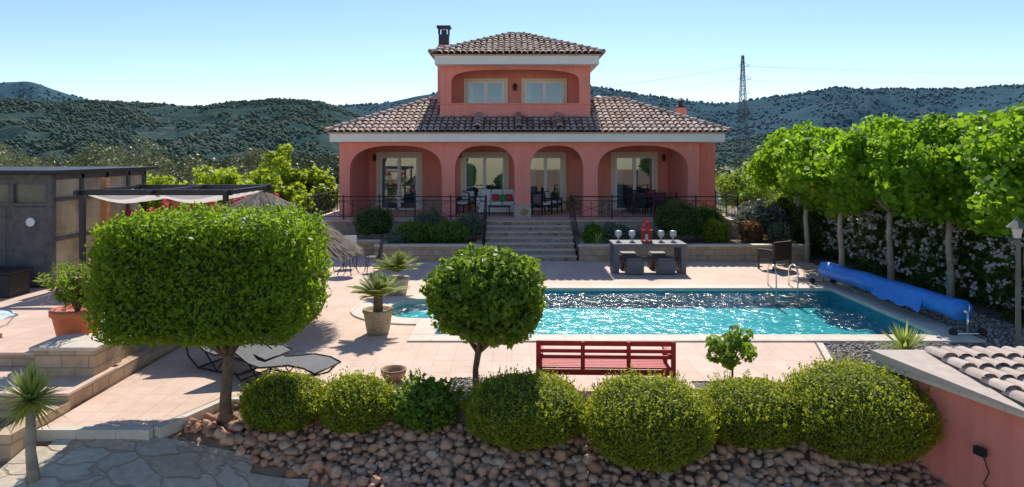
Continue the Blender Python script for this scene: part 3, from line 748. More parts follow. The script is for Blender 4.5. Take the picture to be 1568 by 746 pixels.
def railing(name,segs,parent=None,h=.85):
    g=parent; m=MB()
    for (p,q) in segs:
        p=Vector(p);q=Vector(q); L_=(q-p).length; k=max(1,int(L_/1.3)); up=Vector((0,0,h))
        m.tube([p+up,q+up],.022,6); m.tube([p+Vector((0,0,.12)),q+Vector((0,0,.12))],.014,6); m.tube([p+up*.82,q+up*.82],.012,6)
        for i in range(k+1):
            a=p.lerp(q,i/k); m.tube([a,a+up+Vector((0,0,.06))],.026,6)
            if i<k:
                b=p.lerp(q,(i+1)/k)
                m.tube([a+Vector((0,0,.12)),b+up*.82],.009,4); m.tube([b+Vector((0,0,.12)),a+up*.82],.009,4)
                c=(a+b)/2; m.tube([c+Vector((0,0,.12)),c+up*.82],.009,4)
                for s in (.25,.75):
                    c=a.lerp(b,s); m.tube([c+Vector((0,0,.12)),c+up*.82],.009,4)
    return m.build(name,M_iron,g)
fz=FZ+.002
railing('terrace_railing',[((-7.55,25.25,fz),(-.95,25.25,fz)),((2.15,25.25,fz),(8.35,25.25,fz)),((-7.55,25.25,fz),(-7.55,29.5,fz)),((8.35,25.25,fz),(8.35,28,fz))],H)
m=MB()
for x in (-.97,2.17):
    m.tube([(x,22.3,0),(x,22.3,.9),(x,25.2,1.95)],.024,6)
    for i in range(1,6):
        t=i/6; y=22.3+2.9*t; m.tube([(x,y,1.05*t-.05),(x,y,.9+1.05*t)],.012,4)
m.build('stair_handrails',M_iron,H)

# planter beds in front of house
for nm,x0,x1,y0 in (('planter_wall',-4.45,-.98,22.2),('planter_wall',2.18,9.5,22.2),('planter_wall',-7.6,-4.46,23.4)):
    g=grp(nm,((x0+x1)/2,y0,0)); m=MB(); m.box(x0,x1,y0,y0+.25,-.1,.47).box(x0,x0+.25,y0+.25,25.19,-.1,.47).box(x1-.25,x1,y0+.25,25.19,-.1,.47); m.build('blocks',M_block,g)
    m=MB(); m.box(x0-.03,x1+.03,y0-.04,y0+.29,.47,.53); m.build('cap',M_coping,g,bevel=.01)
    m=MB(); m.box(x0+.25,x1-.25,y0+.25,25.19,-.1,.40); m.build('soil',M_soil,g)
def shrub(c,r,lm,n=2500,size=.07,nm='shrub',amp=.25,p=2.1):
    return bush(nm,c,r,n,size,lm,p,-.7,amp,3,core=None,thick=.2,jit=1.1,corek=.82,sprigs=60)
shrub((-4.9,24.2,1.0),(.72,.6,.55),M_lf_dark)
shrub((-3.4,23.4,.75),(.7,.6,.4),M_lf_citrus); shrub((-2.2,23.3,.75),(.75,.6,.4),M_lf_citrus); shrub((-1.5,24.2,.9),(.5,.5,.45),M_lf_lav,nm='lavender_bush')
shrub((-2.9,24.5,.95),(.6,.4,.45),M_lf_lav,nm='lavender_bush'); shrub((-3.9,23.0,.62),(.35,.3,.25),M_lf_lav,nm='lavender_bush')
shrub((5.75,23.6,1.15),(.8,.7,.72),M_lf_dark,3500); shrub((7.0,23.5,.75),(.45,.4,.45),M_lf_fig); shrub((6.9,24.4,1.0),(.7,.5,.6),M_lf_citrus)
shrub((8.2,23.4,.78),(.42,.4,.42),M_lf_rust,nm='rust_shrub'); shrub((8.8,24.3,1.05),(.9,.7,.65),M_lf_lav,3500,nm='lavender_bush')
shrub((3.6,23.6,.72),(.5,.4,.32),M_lf_lav,nm='lavender_bush'); shrub((4.6,23.2,.66),(.4,.3,.25),M_lf_lav,nm='lavender_bush'); shrub((2.8,23.5,.7),(.35,.3,.35),M_lf_citrus)
gl=shrub((9.2,23.3,.8),(.45,.4,.35),M_lf_lav,1500,nm='lavender_bush')
P=norm(rng.normal(size=(900,3)))*np.array([.95,.75,.7])+np.array([8.8,24.3,1.15]); P=P[P[:,2]>1.2]
leaves('flowers',P,.06,M_fl_purple,gl)
shrub((10.4,23.5,.9),(.8,.8,.9),M_lf_dark,3000); shrub((9.9,24.9,1.0),(.8,.7,1.0),M_lf_citrus,3000)
gg=grp('yucca_plant',(3.0,22.9,.45)); m=MB(); blades(m,(2.9,22.9,.45),60,.55,.04); m.build('blades',M_agave,gg)

# ------------------------------------------------------------------ porch furniture
def armchair(name,x,y,z,rot,mat,cush=None,w=.62,slats=False):
    g=grp(name,(x,y,z)); T=Matrix.Translation((x,y,z))@Matrix.Rotation(rot,4,'Z')
    m=MB(); m.T=T; h=w/2
    for a in (-h+.03,h-.03):
        for b in (-.27,.27): m.cb((a,b,.2),(.05,.05,.4))
        m.cb((a,0,.6),(.06,.6,.04)); m.cb((a,-.27,.5),(.05,.05,.2)); m.cb((a,.27,.55),(.05,.05,.55))
    m.cb((0,0,.37),(w-.1,.56,.07))
    if slats:
        for k in range(7): m.cb((-h+.08+k*(w-.16)/6,.29,.62),(.035,.02,.45))
        m.cb((0,.29,.86),(w,.03,.05))
    else:
        m.cb((0,.3,.58),(w-.02,.06,.56))
        for a in (-h+.03,h-.03): m.cb((a,0,.48),(.05,.5,.2))
    m.build('frame',mat,g,bevel=.008)
    if cush:
        m=MB(); m.T=T; m.cb((0,-.02,.45),(w-.14,.5,.1)); m.cb((0,.23,.68),(w-.16,.1,.36)); m.build('cushions',cush,g,bevel=.03)
    return g
armchair('slatted_armchair',-2.1,27.6,FZ,-1.1,M_iron,M_cush,slats=True); armchair('slatted_armchair',-1.9,28.6,FZ,-.4,M_iron,M_cush,slats=True)
armchair('slatted_armchair',1.2,27.3,FZ,2.3,M_iron,M_cush,slats=True); armchair('slatted_armchair',1.7,28.2,FZ,1.2,M_iron,M_cush,slats=True)
g=grp('white_sofa',(-.6,28.6,FZ)); T=Matrix.Translation((-.62,28.0,FZ)); 
m=MB(); m.T=T; m.cb((0,0,.2),(1.6,.75,.28)); m.cb((0,.36,.5),(1.6,.14,.7)); m.cb((-.76,0,.4),(.12,.75,.5)); m.cb((.76,0,.4),(.12,.75,.5)); m.build('sofa_frame',M_cush,g,bevel=.02)
m=MB(); m.T=T
for i in (-1,0,1): m.cb((i*.47,-.05,.42),(.45,.62,.15)); m.cb((i*.47,.24,.72),(.45,.16,.5))
m.build('seat_cushions',M_cush,g,bevel=.05)
m=MB(); m.T=T@Matrix.Rotation(.2,4,'X'); m.cb((-.05,.03,.66),(.28,.1,.28)); m.cb((.5,.03,.66),(.28,.1,.28)); m.build('throw_pillows',M_cushred,g,bevel=.04)
m=MB(); m.T=T@Matrix.Rotation(.2,4,'X'); m.cb((.24,0,.64),(.28,.1,.28)); m.build('green_pillow',M_cushgreen,g,bevel=.04)
g=grp('coffee_table',(-.3,27.3,FZ)); m=MB(); m.cb((-.5,27.0,FZ+.35),(.9,.5,.04)); 
for a in (-.9,-.1):
    for b in (26.8,27.2): m.cb((a,b,FZ+.165),(.04,.04,.33))
m.build('table',M_iron,g)
g=grp('dining_table',(5.6,28.3,FZ)); m=MB(); m.cb((5.5,28.2,FZ+.74),(1.4,.85,.05))
for a in (4.9,6.1):
    for b in (27.9,28.5): m.cb((a,b,FZ+.36),(.06,.06,.72))
m.build('table',M_wicker,g,bevel=.01)
for x,y,r in ((5.1,27.5,math.pi),(5.9,27.5,math.pi),(5.1,28.9,0),(5.9,28.9,0),(6.6,28.2,-1.57)): armchair('dining_chair',x,y,FZ,r,M_iron,M_cushred if x>5.5 else None,.5,True)
gg=grp('potted_plant',(2.5,28.8,FZ)); m=MB(); m.lathe((2.5,28.9,FZ),[(.12,0),(.17,.3),(.19,.32),(.19,.36)],16); m.build('pot',M_terracotta,gg)
m=MB(); fronds(m,(2.5,28.9,FZ+.36),14,.6); m.build('fronds',M_lf_citrus,gg)

# ------------------------------------------------------------------ poolside table with lantern
g=grp('outdoor_table',(4.0,20.2,0)); m=MB()
m.cb((4.02,20.3,.82),(2.15,.95,.1)); m.box(2.97,3.12,19.85,20.75,0,.77); m.box(4.92,5.07,19.85,20.75,0,.77); m.box(3.12,4.92,20.25,20.35,.3,.4)
m.build('table',M_greytab,g,bevel=.01)
for x,y,s in ((3.55,19.85,-1),(4.45,19.85,-1),(3.55,20.9,1),(4.45,20.9,1)):
    g=grp('outdoor_stool',(x,y,0)); m=MB(); T=Matrix.Translation((x,y,0))@Matrix.Rotation(0 if s>0 else math.pi,4,'Z'); m.T=T
    m.cb((0,0,.22),(.5,.45,.4)); m.build('seat_block',M_greytab,g,bevel=.015)
    m=MB(); m.T=T; m.cb((0,0,.45),(.46,.42,.06)); m.build('seat_pad',M_greytab,g,bevel=.02)
g=grp('red_lantern',(4.0,20.3,.87)); m=MB(); c=(4.0,20.3,.87)
m.cb((c[0],c[1],c[2]+.02),(.3,.3,.04))
for a in (-.12,.12):
    for b in (-.12,.12): m.cb((c[0]+a,c[1]+b,c[2]+.19),(.025,.025,.32))
m.cb((c[0],c[1],c[2]+.36),(.32,.32,.03)); m.lathe((c[0],c[1],c[2]+.375),[(.2,0),(.1,.12),(.07,.13),(.07,.19),(.1,.2),(.02,.26)],4)
m.tube([(c[0]-.06,c[1],c[2]+.6),(c[0]-.05,c[1],c[2]+.7),(c[0]+.05,c[1],c[2]+.7),(c[0]+.06,c[1],c[2]+.6)],.01,6); 
for a in (-.045,.045): m.cb((c[0]+a,c[1]-.121,c[2]+.19),(.012,.012,.32))
m.build('frame',M_red,g)
m=MB(); m.lathe((c[0],c[1],c[2]+.04),[(.05,0),(.05,.18),(.01,.2)],12); m.build('candle',M_cush,g)
for x in (3.17,3.58,4.44,4.8):
    g=grp('glass_goblet',(x,20.35,.87)); m=MB(); m.lathe((x,20.35,.87),[(.07,0),(.07,.015),(.02,.04),(.02,.12),(.08,.16),(.105,.24),(.095,.31),(.07,.33)],16); m.build('goblet',M_vase,g,True)
armchair('wicker_armchair',7.95,20.7,0,-2.6,M_wicker,None,.8)

# ------------------------------------------------------------------ bistro set
g=grp('bistro_table',(-4.6,19.9,0)); m=MB(); c=(-4.75,19.8,0); m.lathe((c[0],c[1],.7),[(.36,0),(.38,.015),(.38,.035),(.36,.045)],28)
for i in range(4):
    a=i*math.pi/2+.5; d=Vector((math.cos(a),math.sin(a),0)); m.tube([Vector(c)+d*.32,Vector(c)+d*.12+Vector((0,0,.35)),Vector(c)+d*.25+Vector((0,0,.7))],.014,6)
m.build('table',M_wicker,g)
def bchair(x,y,rot,cush):
    g=grp('bistro_chair',(x,y,0)); T=Matrix.Translation((x,y,0))@Matrix.Rotation(rot,4,'Z'); m=MB(); m.T=T
    for a in (-.19,.19): m.tube([(a,-.22,0),(a,-.18,.44)],.013,6); m.tube([(a,.24,0),(a,.18,.44),(a,.26,.92)],.013,6); m.tube([(a,.2,.62),(a*1.1,-.18,.63),(a,-.18,.44)],.011,6)
    m.tube([(-.19,.26,.92),(0,.27,.98),(.19,.26,.92)],.013,6); m.lathe((0,0,.43),[(.2,0),(.21,.02)],18)
    for a in (-.1,0,.1): m.tube([(a,.18,.46),(a,.26,.94)],.008,5)
    m.build('frame',M_wicker,g)
    if cush: m=MB(); m.T=T; m.cb((0,0,.49),(.4,.4,.07)); m.cb((0,.19,.75),(.38,.06,.42)); m.build('cushion',M_cush,g,bevel=.025)
bchair(-4.95,20.9,.2,True); bchair(-5.45,19.8,1.4,False); bchair(-4.1,20.2,-1.2,False)

# ------------------------------------------------------------------ straw parasol
g=grp('straw_parasol',(-5.2,14.2,0)); c=Vector((-5.2,14.2,0))
m=MB(); m.tube([c,c+Vector((0,0,2.5))],.05,10); m.build('pole',M_bark,g)
m=MB(); m.lathe((c.x,c.y,1.5),[(1.78,0),(1.2,.42),(.72,.78),(.3,1.04),(.08,1.14)],28); m.build('canopy_base',simple('thatch_base',(.15,.12,.085),1,.3,10),g)
n=13000; t=rng.random(n)**.6; az=rng.random(n)*6.283
r0=.06+t*1.78; z0=2.68-(t**1.2)*1.14
P=np.stack([c.x+r0*np.cos(az),c.y+r0*np.sin(az),z0+.02],1)
dr=np.stack([np.cos(az+.08*rng.normal(size=n))*.83,np.sin(az)*.83,-.56+.1*rng.normal(size=n)],1); sd=np.stack([-np.sin(az),np.cos(az),0*az],1)
ln=(.22+.15*rng.random(n))[:,None]; wd=.012
V=np.stack([P-sd*wd,P+sd*wd,P+dr*ln+sd*wd*.4,P+dr*ln-sd*wd*.4],1).reshape(-1,3)+0
npmesh('straw',V,np.arange(4*n).reshape(n,4),M_thatch,g)

# ------------------------------------------------------------------ shed + pergola
g=grp('garden_shed',(-11.5,17,.45)); m=MB(); zb=.46
x=-15.0
while x<-10.45:
    w=.145
    m.box(x,min(x+w,-10.42),15.5+random.uniform(0,.008),15.55,zb,2.35)
    x+=w+.008
m.box(-15,-10.42,15.46,15.5,2.3,2.38); m.box(-15,-10.42,15.46,15.58,2.8,3.02); m.box(-12.35,-12.25,15.44,15.5,zb,2.8)
for x in (-15,-13.6,-12.3,-11.4,-10.54): m.box(x,x+.12,15.44,15.56,2.38,2.8)
m.box(-10.54,-10.4,15.42,15.58,zb,3.02)
for y in (16.5,17.5,18.5,19.3): m.box(-10.5,-10.4,y,y+.1,zb,3.0)
m.box(-10.5,-10.4,15.55,19.4,1.5,1.58); m.box(-10.5,-10.4,15.55,19.4,2.4,2.48); m.box(-10.5,-10.4,15.55,19.4,2.9,3.04)
m.box(-15,-14.9,15.5,19.4,zb,3.0); m.box(-15,-10.4,19.35,19.4,zb,3.0)
m.box(-11.3,-10.52,15.43,15.46,zb+.05,2.28)
m.build('board_walls',M_darkwood,g)
m=MB(); m.box(-15.3,-10.2,15.2,19.7,3.04,3.12); m.build('roof',M_black,g)
m=MB(); m.box(-14.9,-10.5,15.52,15.54,2.38,2.8); m.build('front_glazing',simple('dusty_glass',(.16,.16,.12),.3,.4,1.5,0),g)
m=MB(); m.box(-10.48,-10.46,15.6,19.3,.5,2.9); m.build('side_glazing',M_poly,g)
m=MB(); m.T=Matrix.Translation((-10.85,15.40,1.95))@Matrix.Rotation(math.pi/2,4,'X'); m.lathe((0,0,0),[(.1,0),(.1,.03),(.07,.035)],18); m.build('wall_clock',M_white,g)
g=grp('pergola',(-8.2,16.7,.45)); m=MB()
for x in (-9.75,-6.5):
    for y in (15.5,18.0): m.box(x-.05,x+.05,y-.05,y+.05,.0 if y>16.3 else .46,2.55)
for y in (15.5,18.0): m.box(-9.9,-6.35,y-.04,y+.04,2.55,2.68)
for x in (-9.8,-8.15,-6.45): m.box(x-.04,x+.04,15.3,18.2,2.56,2.66)
m.build('frame',M_iron,g)
m=MB()
for s in range(5):
    y0=15.6+s*.48
    for i in range(16):
        xa=-9.75+i*.2;xb=xa+.2; sg=lambda q:-.16*math.sin(((q+9.75)%1.6)/1.6*math.pi)
        for j in range(4):
            ya=y0+j*.12; yb=ya+.12; sj=lambda q:-.1*math.sin((q-y0)/.48*math.pi)
            m.poly([(xa,ya,2.60+sg(xa)+sj(ya)),(xb,ya,2.60+sg(xb-.001)+sj(ya)),(xb,yb,2.60+sg(xb-.001)+sj(yb)),(xa,yb,2.60+sg(xa)+sj(yb))])
def clothmat():
    m,nt=newmat('white_shade_cloth'); p=nt.nodes.new('ShaderNodeBsdfDiffuse'); p.inputs[0].default_value=(.8,.78,.74,1); t=nt.nodes.new('ShaderNodeBsdfTranslucent'); t.inputs[0].default_value=(.8,.77,.7,1)
    x=nt.nodes.new('ShaderNodeMixShader'); x.inputs[0].default_value=.45; o=nt.nodes.new('ShaderNodeOutputMaterial'); L(nt,p.outputs[0],x.inputs[1]); L(nt,t.outputs[0],x.inputs[2]); L(nt,x.outputs[0],o.inputs[0]); return m
m.build('shade_cloth',clothmat(),g,True)
m=MB(); m.box(-9.95,-9.8,16.5,16.65,0,2.9); m.box(-9.0,-8.88,18.1,18.22,0,2.5); m.build('timber_posts',M_wood,g)
g=grp('storage_box',(-11.5,14.6,.46)); m=MB(); m.box(-12.4,-10.55,14.3,14.95,.46,.95); m.build('box_body',M_black,g,bevel=.02); m=MB(); m.box(-12.45,-10.5,14.25,15.0,.955,1.02); m.build('lid',M_black,g,bevel=.02)

# ------------------------------------------------------------------ loungers
def lounger(name,x,y,z,rot,mat,frame):
    g=grp(name,(x,y,z)); T=Matrix.Translation((x,y,z))@Matrix.Rotation(rot,4,'Z')
    prof=[(-.98,.30),(-.8,.36),(-.5,.37),(-.2,.31),(.05,.27),(.25,.31),(.5,.44),(.8,.62),(1.0,.72)]
    m=MB(); m.T=T
    for i in range(len(prof)-1):
        (a,za),(b,zb_)=prof[i],prof[i+1]
        m.poly([(a,-.3,za),(b,-.3,zb_),(b,.3,zb_),(a,.3,za)]); m.poly([(a,-.3,za-.015),(a,.3,za-.015),(b,.3,zb_-.015),(b,-.3,zb_-.015)])
    m.build('sling',mat,g,True)
    m=MB(); m.T=T
    for s in (-.31,.31):
        m.tube([(a,s,b) for a,b in prof],.016,6)
        m.tube([(-.95,s,.31),(-.75,s,.12),(-.45,s,.02),(0,s,.015),(.4,s,.03),(.62,s,.2),(.7,s,.55)],.016,6)
        m.tube([(-.2,s,.3),(0,s,.02),(.25,s,.3)],.014,6)
    for a,b in ((-.98,.3),(1,.72),(-.45,.02),(.4,.03)): m.tube([(a,-.31,b),(a,.31,b)],.014,6)
    m.build('frame',frame,g,True)
lounger('sun_lounger',-3.65,10.55,0,2.75,M_sling,M_iron); lounger('sun_lounger',-4.6,11.2,0,2.75,M_sling,M_iron)
lounger('sun_lounger',-9.4,11.5,.46,2.9,simple('pale_sling',(.55,.66,.68),.8,.3,12),M_steel)

# ------------------------------------------------------------------ bench
g=grp('red_bench',(1.37,10.1,0)); m=MB()
T=Matrix.Translation((1.36,10.1,0))@Matrix.Rotation(-.03,4,'Z'); m.T=T
for z in (.75,.64,.555): 
    m.cb((0,-.22,z),(1.95,.03,.075 if z>.7 else .055))
for x in (-.97,-.33,.33,.97):
    m.box(x-.035,x+.035,-.265,-.236,.0,.79) if abs(x)>.9 else m.box(x-.03,x+.03,-.262,-.236,.38,.78)
for x in (-.94,.94):
    m.box(x-.035,x+.035,.2,.27,0,.56); m.box(x-.04,x+.04,-.23,.28,.56,.6); m.box(x-.03,x+.03,-.2,.2,.3,.36)
for i in range(6): m.box(-.95,.95,-.19+i*.075,-.13+i*.075,.37,.395)
m.box(-.93,.93,.2,.23,.28,.36); m.box(-.93,.93,-.2,-.17,.28,.36)
m.build('slats_and_legs',M_redwood,g,bevel=.006)

g=grp('terracotta_bowl',(-1.82,10.5,0)); m=MB(); m.lathe((-1.82,10.5,0),[(.08,0),(.15,.05),(.19,.13),(.2,.19),(.17,.19),(.15,.12),(.02,.08)],24); m.build('bowl',simple('weathered_clay',(.42,.25,.17),.9,.25,12),g,True)

# ------------------------------------------------------------------ pots
g=grp('potted_cycad',(-2.61,13.3,0)); m=MB(); m.lathe((-2.61,13.3,0),[(.2,0),(.22,.05),(.26,.3),(.28,.4),(.3,.42),(.3,.47),(.26,.47),(.24,.42)],28); m.build('woven_pot',simple('woven_pot',(.50,.38,.24),.9,.45,45,.8,60,.02),g,True)
m=MB(); m.tube([(-2.61,13.3,.4),(-2.61,13.3,.72)],[.1,.08],10); m.build('stem',M_bark,g)
m=MB(); fronds(m,(-2.61,13.3,.70),48,.68,(20,89),.25,.15); m.build('fronds',M_agave,g)
g=grp('potted_cycad',(-2.86,17,0)); m=MB(); m.lathe((-2.86,17,0),[(.22,0),(.24,.04),(.29,.34),(.31,.36),(.31,.42),(.27,.42)],28); m.build('stone_pot',M_stonepot,g,True)
m=MB(); fronds(m,(-2.86,17,.55),56,.72,(20,89),.25,.16); m.build('fronds',M_agave,g)
g=grp('potted_oleander',(-7.0,10.95,.46)); c=(-7.0,11.0,.46)
m=MB(); m.lathe((c[0],c[1],c[2]),[(.34,0),(.36,.03),(.33,.05)],30); m.lathe((c[0],c[1],c[2]+.05),[(.24,0),(.29,.1),(.355,.4),(.39,.41),(.39,.5),(.34,.5),(.33,.45)],30); m.build('terracotta_pot',M_terracotta,g,True)
P=[];
for i in range(34):
    a=random.random()*6.28; e=random.uniform(.9,1.5); l=random.uniform(.5,.85)
    for k in range(60):
        t=random.uniform(.3,1); P.append((c[0]+math.cos(a)*math.cos(e)*l*t*1.2+random.gauss(0,.05),c[1]+math.sin(a)*math.cos(e)*l*t*1.2+random.gauss(0,.05),c[2]+.5+math.sin(e)*l*t+random.gauss(0,.03)))
leaves('leaves',P,.12,M_lf_citrus,g,None,.2)
m=MB()
for i in range(14):
    a=i*2.4; m.tube([(c[0],c[1],c[2]+.45),(c[0]+.3*math.cos(a),c[1]+.3*math.sin(a),c[2]+1.15)],.01,5)
m.build('stems',M_bark,g)
P=[(c[0]+random.gauss(0,.22),c[1]-.15+random.gauss(0,.2),c[2]+1.0+random.gauss(0,.16)) for i in range(28)]; P=[(p[0]+random.gauss(0,.02),p[1]+random.gauss(0,.02),p[2]+random.gauss(0,.02)) for p in P for _ in range(5)]
leaves('flowers',P,.045,M_fl_pink,g,None,.9)

# ------------------------------------------------------------------ foreground trees & bushes
g=grp('topiary_tree',(-3.85,9.2,-.1)); c=(-4.03,9.3,1.87)
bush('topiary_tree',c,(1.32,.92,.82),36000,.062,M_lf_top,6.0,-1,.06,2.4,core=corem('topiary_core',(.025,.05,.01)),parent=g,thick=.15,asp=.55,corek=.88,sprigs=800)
m=MB(); m.tube([(-3.84,9.2,-.3),(-3.86,9.2,.2),(-3.83,9.22,.7),(-3.85,9.25,1.3)],[.1,.075,.07,.08],12)
for i in range(9):
    a=i*.7; m.tube([(-3.83,9.22,.75),(-3.95+.4*math.cos(a),9.25+.35*math.sin(a),1.15),(-4.0+.95*math.cos(a),9.3+.6*math.sin(a),1.55)],[.045,.03,.015],6)
m.build('trunk',M_bark,g,True)
g=grp('round_orange_tree',(-.52,10.1,0)); c=(-.36,10.15,1.40)
bush('x',c,(.86,.82,.66),8500,.11,M_lf_citrus,2.3,-1,.2,3,parent=g,thick=.25,asp=.5,jit=1.1,corek=.8,sprigs=80)
m=MB(); m.tube([(-.53,10.1,-.05),(-.54,10.1,.3),(-.5,10.1,.55),(-.42,10.12,.9)],[.055,.045,.05,.06],10)
for i in range(7):
    a=i*.9; m.tube([(-.5,10.1,.55),(-.45+.2*math.cos(a),10.12+.2*math.sin(a),.75),(-.4+.5*math.cos(a),10.15+.4*math.sin(a),1.1)],[.035,.025,.012],6)
m.build('trunk',M_bark,g,True)
g=grp('small_lemon_tree',(3.27,10.15,0)); cs=[(3.27+random.uniform(-.28,.28),10.15+random.uniform(-.22,.22),.62+random.uniform(-.22,.24)) for i in range(18)]
P,Nn=clumps(cs,[.13]*18,40); leaves('leaves',P,.11,M_lf_citrus,g,Nn,.5,1.2)
m=MB(); m.tube([(3.27,10.15,-.03),(3.28,10.15,.4),(3.27,10.15,.8)],[.018,.015,.008],7)
for q in cs: m.tube([(3.27,10.15,.35),q],[.01,.004],5)
m.build('trunk',M_bark,g,True)
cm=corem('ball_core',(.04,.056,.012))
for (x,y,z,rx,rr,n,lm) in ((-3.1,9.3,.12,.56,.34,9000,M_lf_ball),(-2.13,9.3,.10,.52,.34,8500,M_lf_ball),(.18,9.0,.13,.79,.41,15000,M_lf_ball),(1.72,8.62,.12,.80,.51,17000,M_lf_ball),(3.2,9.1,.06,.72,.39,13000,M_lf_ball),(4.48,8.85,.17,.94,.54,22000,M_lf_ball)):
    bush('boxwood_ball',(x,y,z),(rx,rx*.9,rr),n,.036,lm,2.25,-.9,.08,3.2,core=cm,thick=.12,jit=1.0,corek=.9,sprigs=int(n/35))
bush('loose_shrub',(-1.19,9.3,.08),(.46,.42,.32),2600,.07,M_lf_citrus,2.1,-.85,.25,5,thick=.3,jit=1.2,corek=.78,sprigs=100)
g=grp('agave_plant',(6.85,11.9,0)); m=MB(); blades(m,(6.85,11.9,.05),90,.55,.05,(10,80),.1); m.build('blades',M_agave,g)
g=grp('yucca_tree',(-5.5,7.8,-.35)); m=MB(); m.tube([(-5.45,7.8,-.35),(-5.5,7.8,.1),(-5.5,7.8,.65)],[.075,.055,.05],10); m.build('trunk',M_bark2,g,True)
m=MB(); blades(m,(-5.5,7.8,.68),260,.42,.03,(-35,88),.12); m.build('blades',M_agave,g)
# ------------------------------------------------------------------ tiled garden wall (right)
g=grp('tiled_garden_wall',(5.9,8.2,0)); m=MB(); 
prism(m,[(5.72,7.2),(8.0,7.2),(8.0,9.0),(5.05,9.0)],-1.3,.66); m.build('wall',M_stucco,g)
m=MB(); prism(m,[(5.56,7.05),(8.2,7.05),(8.2,9.12),(4.85,9.12)],.662,.73); m.build('slab',M_coping,g,bevel=.01)
m=MB(); tiles(m,[(5.50,6.98,.76),(8.3,6.98,.76),(8.3,9.2,.86),(4.8,9.2,.86)],.2,.36,r=.095)
m.build('cap_tiles',M_tile2,g,True)
m=MB(); m.poly([(5.52,7.0,.75),(8.2,7.0,.75),(8.2,9.18,.86),(4.82,9.18,.86)]); m.poly([(5.52,7.0,.74),(4.82,9.18,.74),(4.82,9.18,.86),(5.52,7.0,.75)]); m.poly([(4.82,9.18,.74),(8.2,9.18,.74),(8.2,9.18,.86),(4.82,9.18,.86)]); m.build('cap_bed',M_tile2,g)
m=MB(); m.T=Matrix.Translation((5.42,7.85,.08))@Matrix.Rotation(.3,4,'Z'); m.cb((-.05,0,.0),(.06,.13,.09)); m.cb((0,0,-.03),(.05,.05,.05)); m.T=None
m.tube([(5.42,7.85,.02),(5.45,7.8,-.15),(5.42,7.85,-.3),(5.5,7.7,-.4)],.008,5); m.build('floodlight',M_black,g)
# lamp post
g=grp('garden_lamp_post',(8.75,11.8,0)); m=MB(); c=(8.75,11.8,0)
m.lathe(c,[(.09,0),(.09,.04),(.045,.08),(.038,2.0),(.06,2.02),(.03,2.05)],12); m.lathe((c[0]-.02,c[1],2.22),[(.18,0),(.05,.12),(.01,.18)],6)
m.build('post',simple('grey_green_metal',(.12,.14,.11),.5),g)
m=MB(); m.lathe((c[0]-.02,c[1],2.04),[(.06,0),(.09,.17),(.02,.178)],6); m.build('lamp_glass',M_vase,g)

# ------------------------------------------------------------------ plane trees & hedge right
for (x,y,top,r) in ((9.45,21.9,4.3,1.25),(9.35,19.4,4.3,1.35),(9.75,17.6,4.4,1.4),(10.2,15.9,4.4,1.45),(10.3,13.6,4.7,1.5),(10.3,24.5,4.4,1.4),(11.6,20.5,4.5,1.5),(12.0,16.5,4.6,1.6),(12.4,13.2,4.8,1.7)):
    tree('plane_tree',(x,y,-.03),top,r,M_lf_plane,M_bark2,40,230,.155,.08,3.15,1.1,.85,.8,crk=1.12)
n=26000; Y=12+rng.random(n)*14; X=10.75+rng.normal(0,.12,n)+.25*np.sin(Y*2.1)*.5; Z=rng.random(n)*2.0+.1*np.sin(Y*3)
tp=rng.random(n)>.75; X[tp]+=rng.random(tp.sum())*1.3; Z[tp]=1.95+.15*rng.normal(size=tp.sum())
g=grp('oleander_hedge',(11.2,18,0)); leaves('leaves',np.stack([X,Y,Z],1),.15,M_lf_dark,g,np.tile(np.array([[-1,-.3,.4]]),(n,1)),.35,1.0)
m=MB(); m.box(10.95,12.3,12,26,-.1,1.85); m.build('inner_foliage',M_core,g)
n=5000; Xf=10.7+rng.random(n)*1.8; leaves('end_leaves',np.stack([Xf,12+rng.normal(0,.12,n),rng.random(n)*2.0],1),.15,M_lf_dark,g,np.tile(np.array([[0,-1,.4]]),(n,1)),.35,1.0)
k=420; Yc=12+rng.random(k)*12; Zc=.3+rng.random(k)*1.6
P=np.repeat(np.stack([10.47+rng.normal(0,.05,k),Yc,Zc],1),7,0)+rng.normal(0,.04,(k*7,3)); leaves('flowers',P,.085,M_fl_white,g,None,.9)

# ------------------------------------------------------------------ background vegetation
for (x,y,h,r) in ((-15.5,29,2.7,1.6),(-13.6,30,2.9,1.7),(-11.8,29.5,2.7,1.5),(-10.1,31,4.2,1.3),(-9.6,28.5,2.5,1.3),(-17.5,30,2.6,1.5),(-12.8,32.5,3.2,1.6),(-8.9,31,2.6,1.2)):
    tree('fig_tree',(x,y,-.03),h,r,M_lf_fig,M_bark,26,110,.2,.07,h*.58,h*.4,.8,.8)
for (x,y,h,r) in ((-27,36,4.6,2.4),(-23,37,4.5,2.2),(-31,38,4.8,2.4),(-19.5,40,4.3,2.1),(-25,44,5.0,2.6),(-34,44,5.2,2.6),(-20,34,3.6,1.8),(-16,42,4.2,2),(-30,33,4.2,2.1)):
    tree('olive_tree',(x,y,-.6),h,r,M_lf_olive,M_bark,30,130,.2,.14,h*.62,h*.36,.35,.8)
for (x,y,h,r) in ((11.5,34,3.2,1.3),(13.5,40,3.4,1.6),(16,38,4,1.8),(20,42,5,2.2),(25,45,5.5,2.4),(12.2,29,2.2,1.2)):
    tree('garden_tree',(x,y,-.3),h,r,M_lf_citrus,M_bark,24,100,.2,.09,h*.6,h*.38,.6,.8)
g=grp('bougainvillea',(-8.4,18.9,0)); cs=[(random.uniform(-10.2,-6.5),18.9+random.uniform(-.5,.5),random.uniform(.6,2.1)) for i in range(44)]
P,Nn=clumps(cs,[.35]*44,130); leaves('leaves',P,.09,M_lf_citrus,g,Nn,.6)
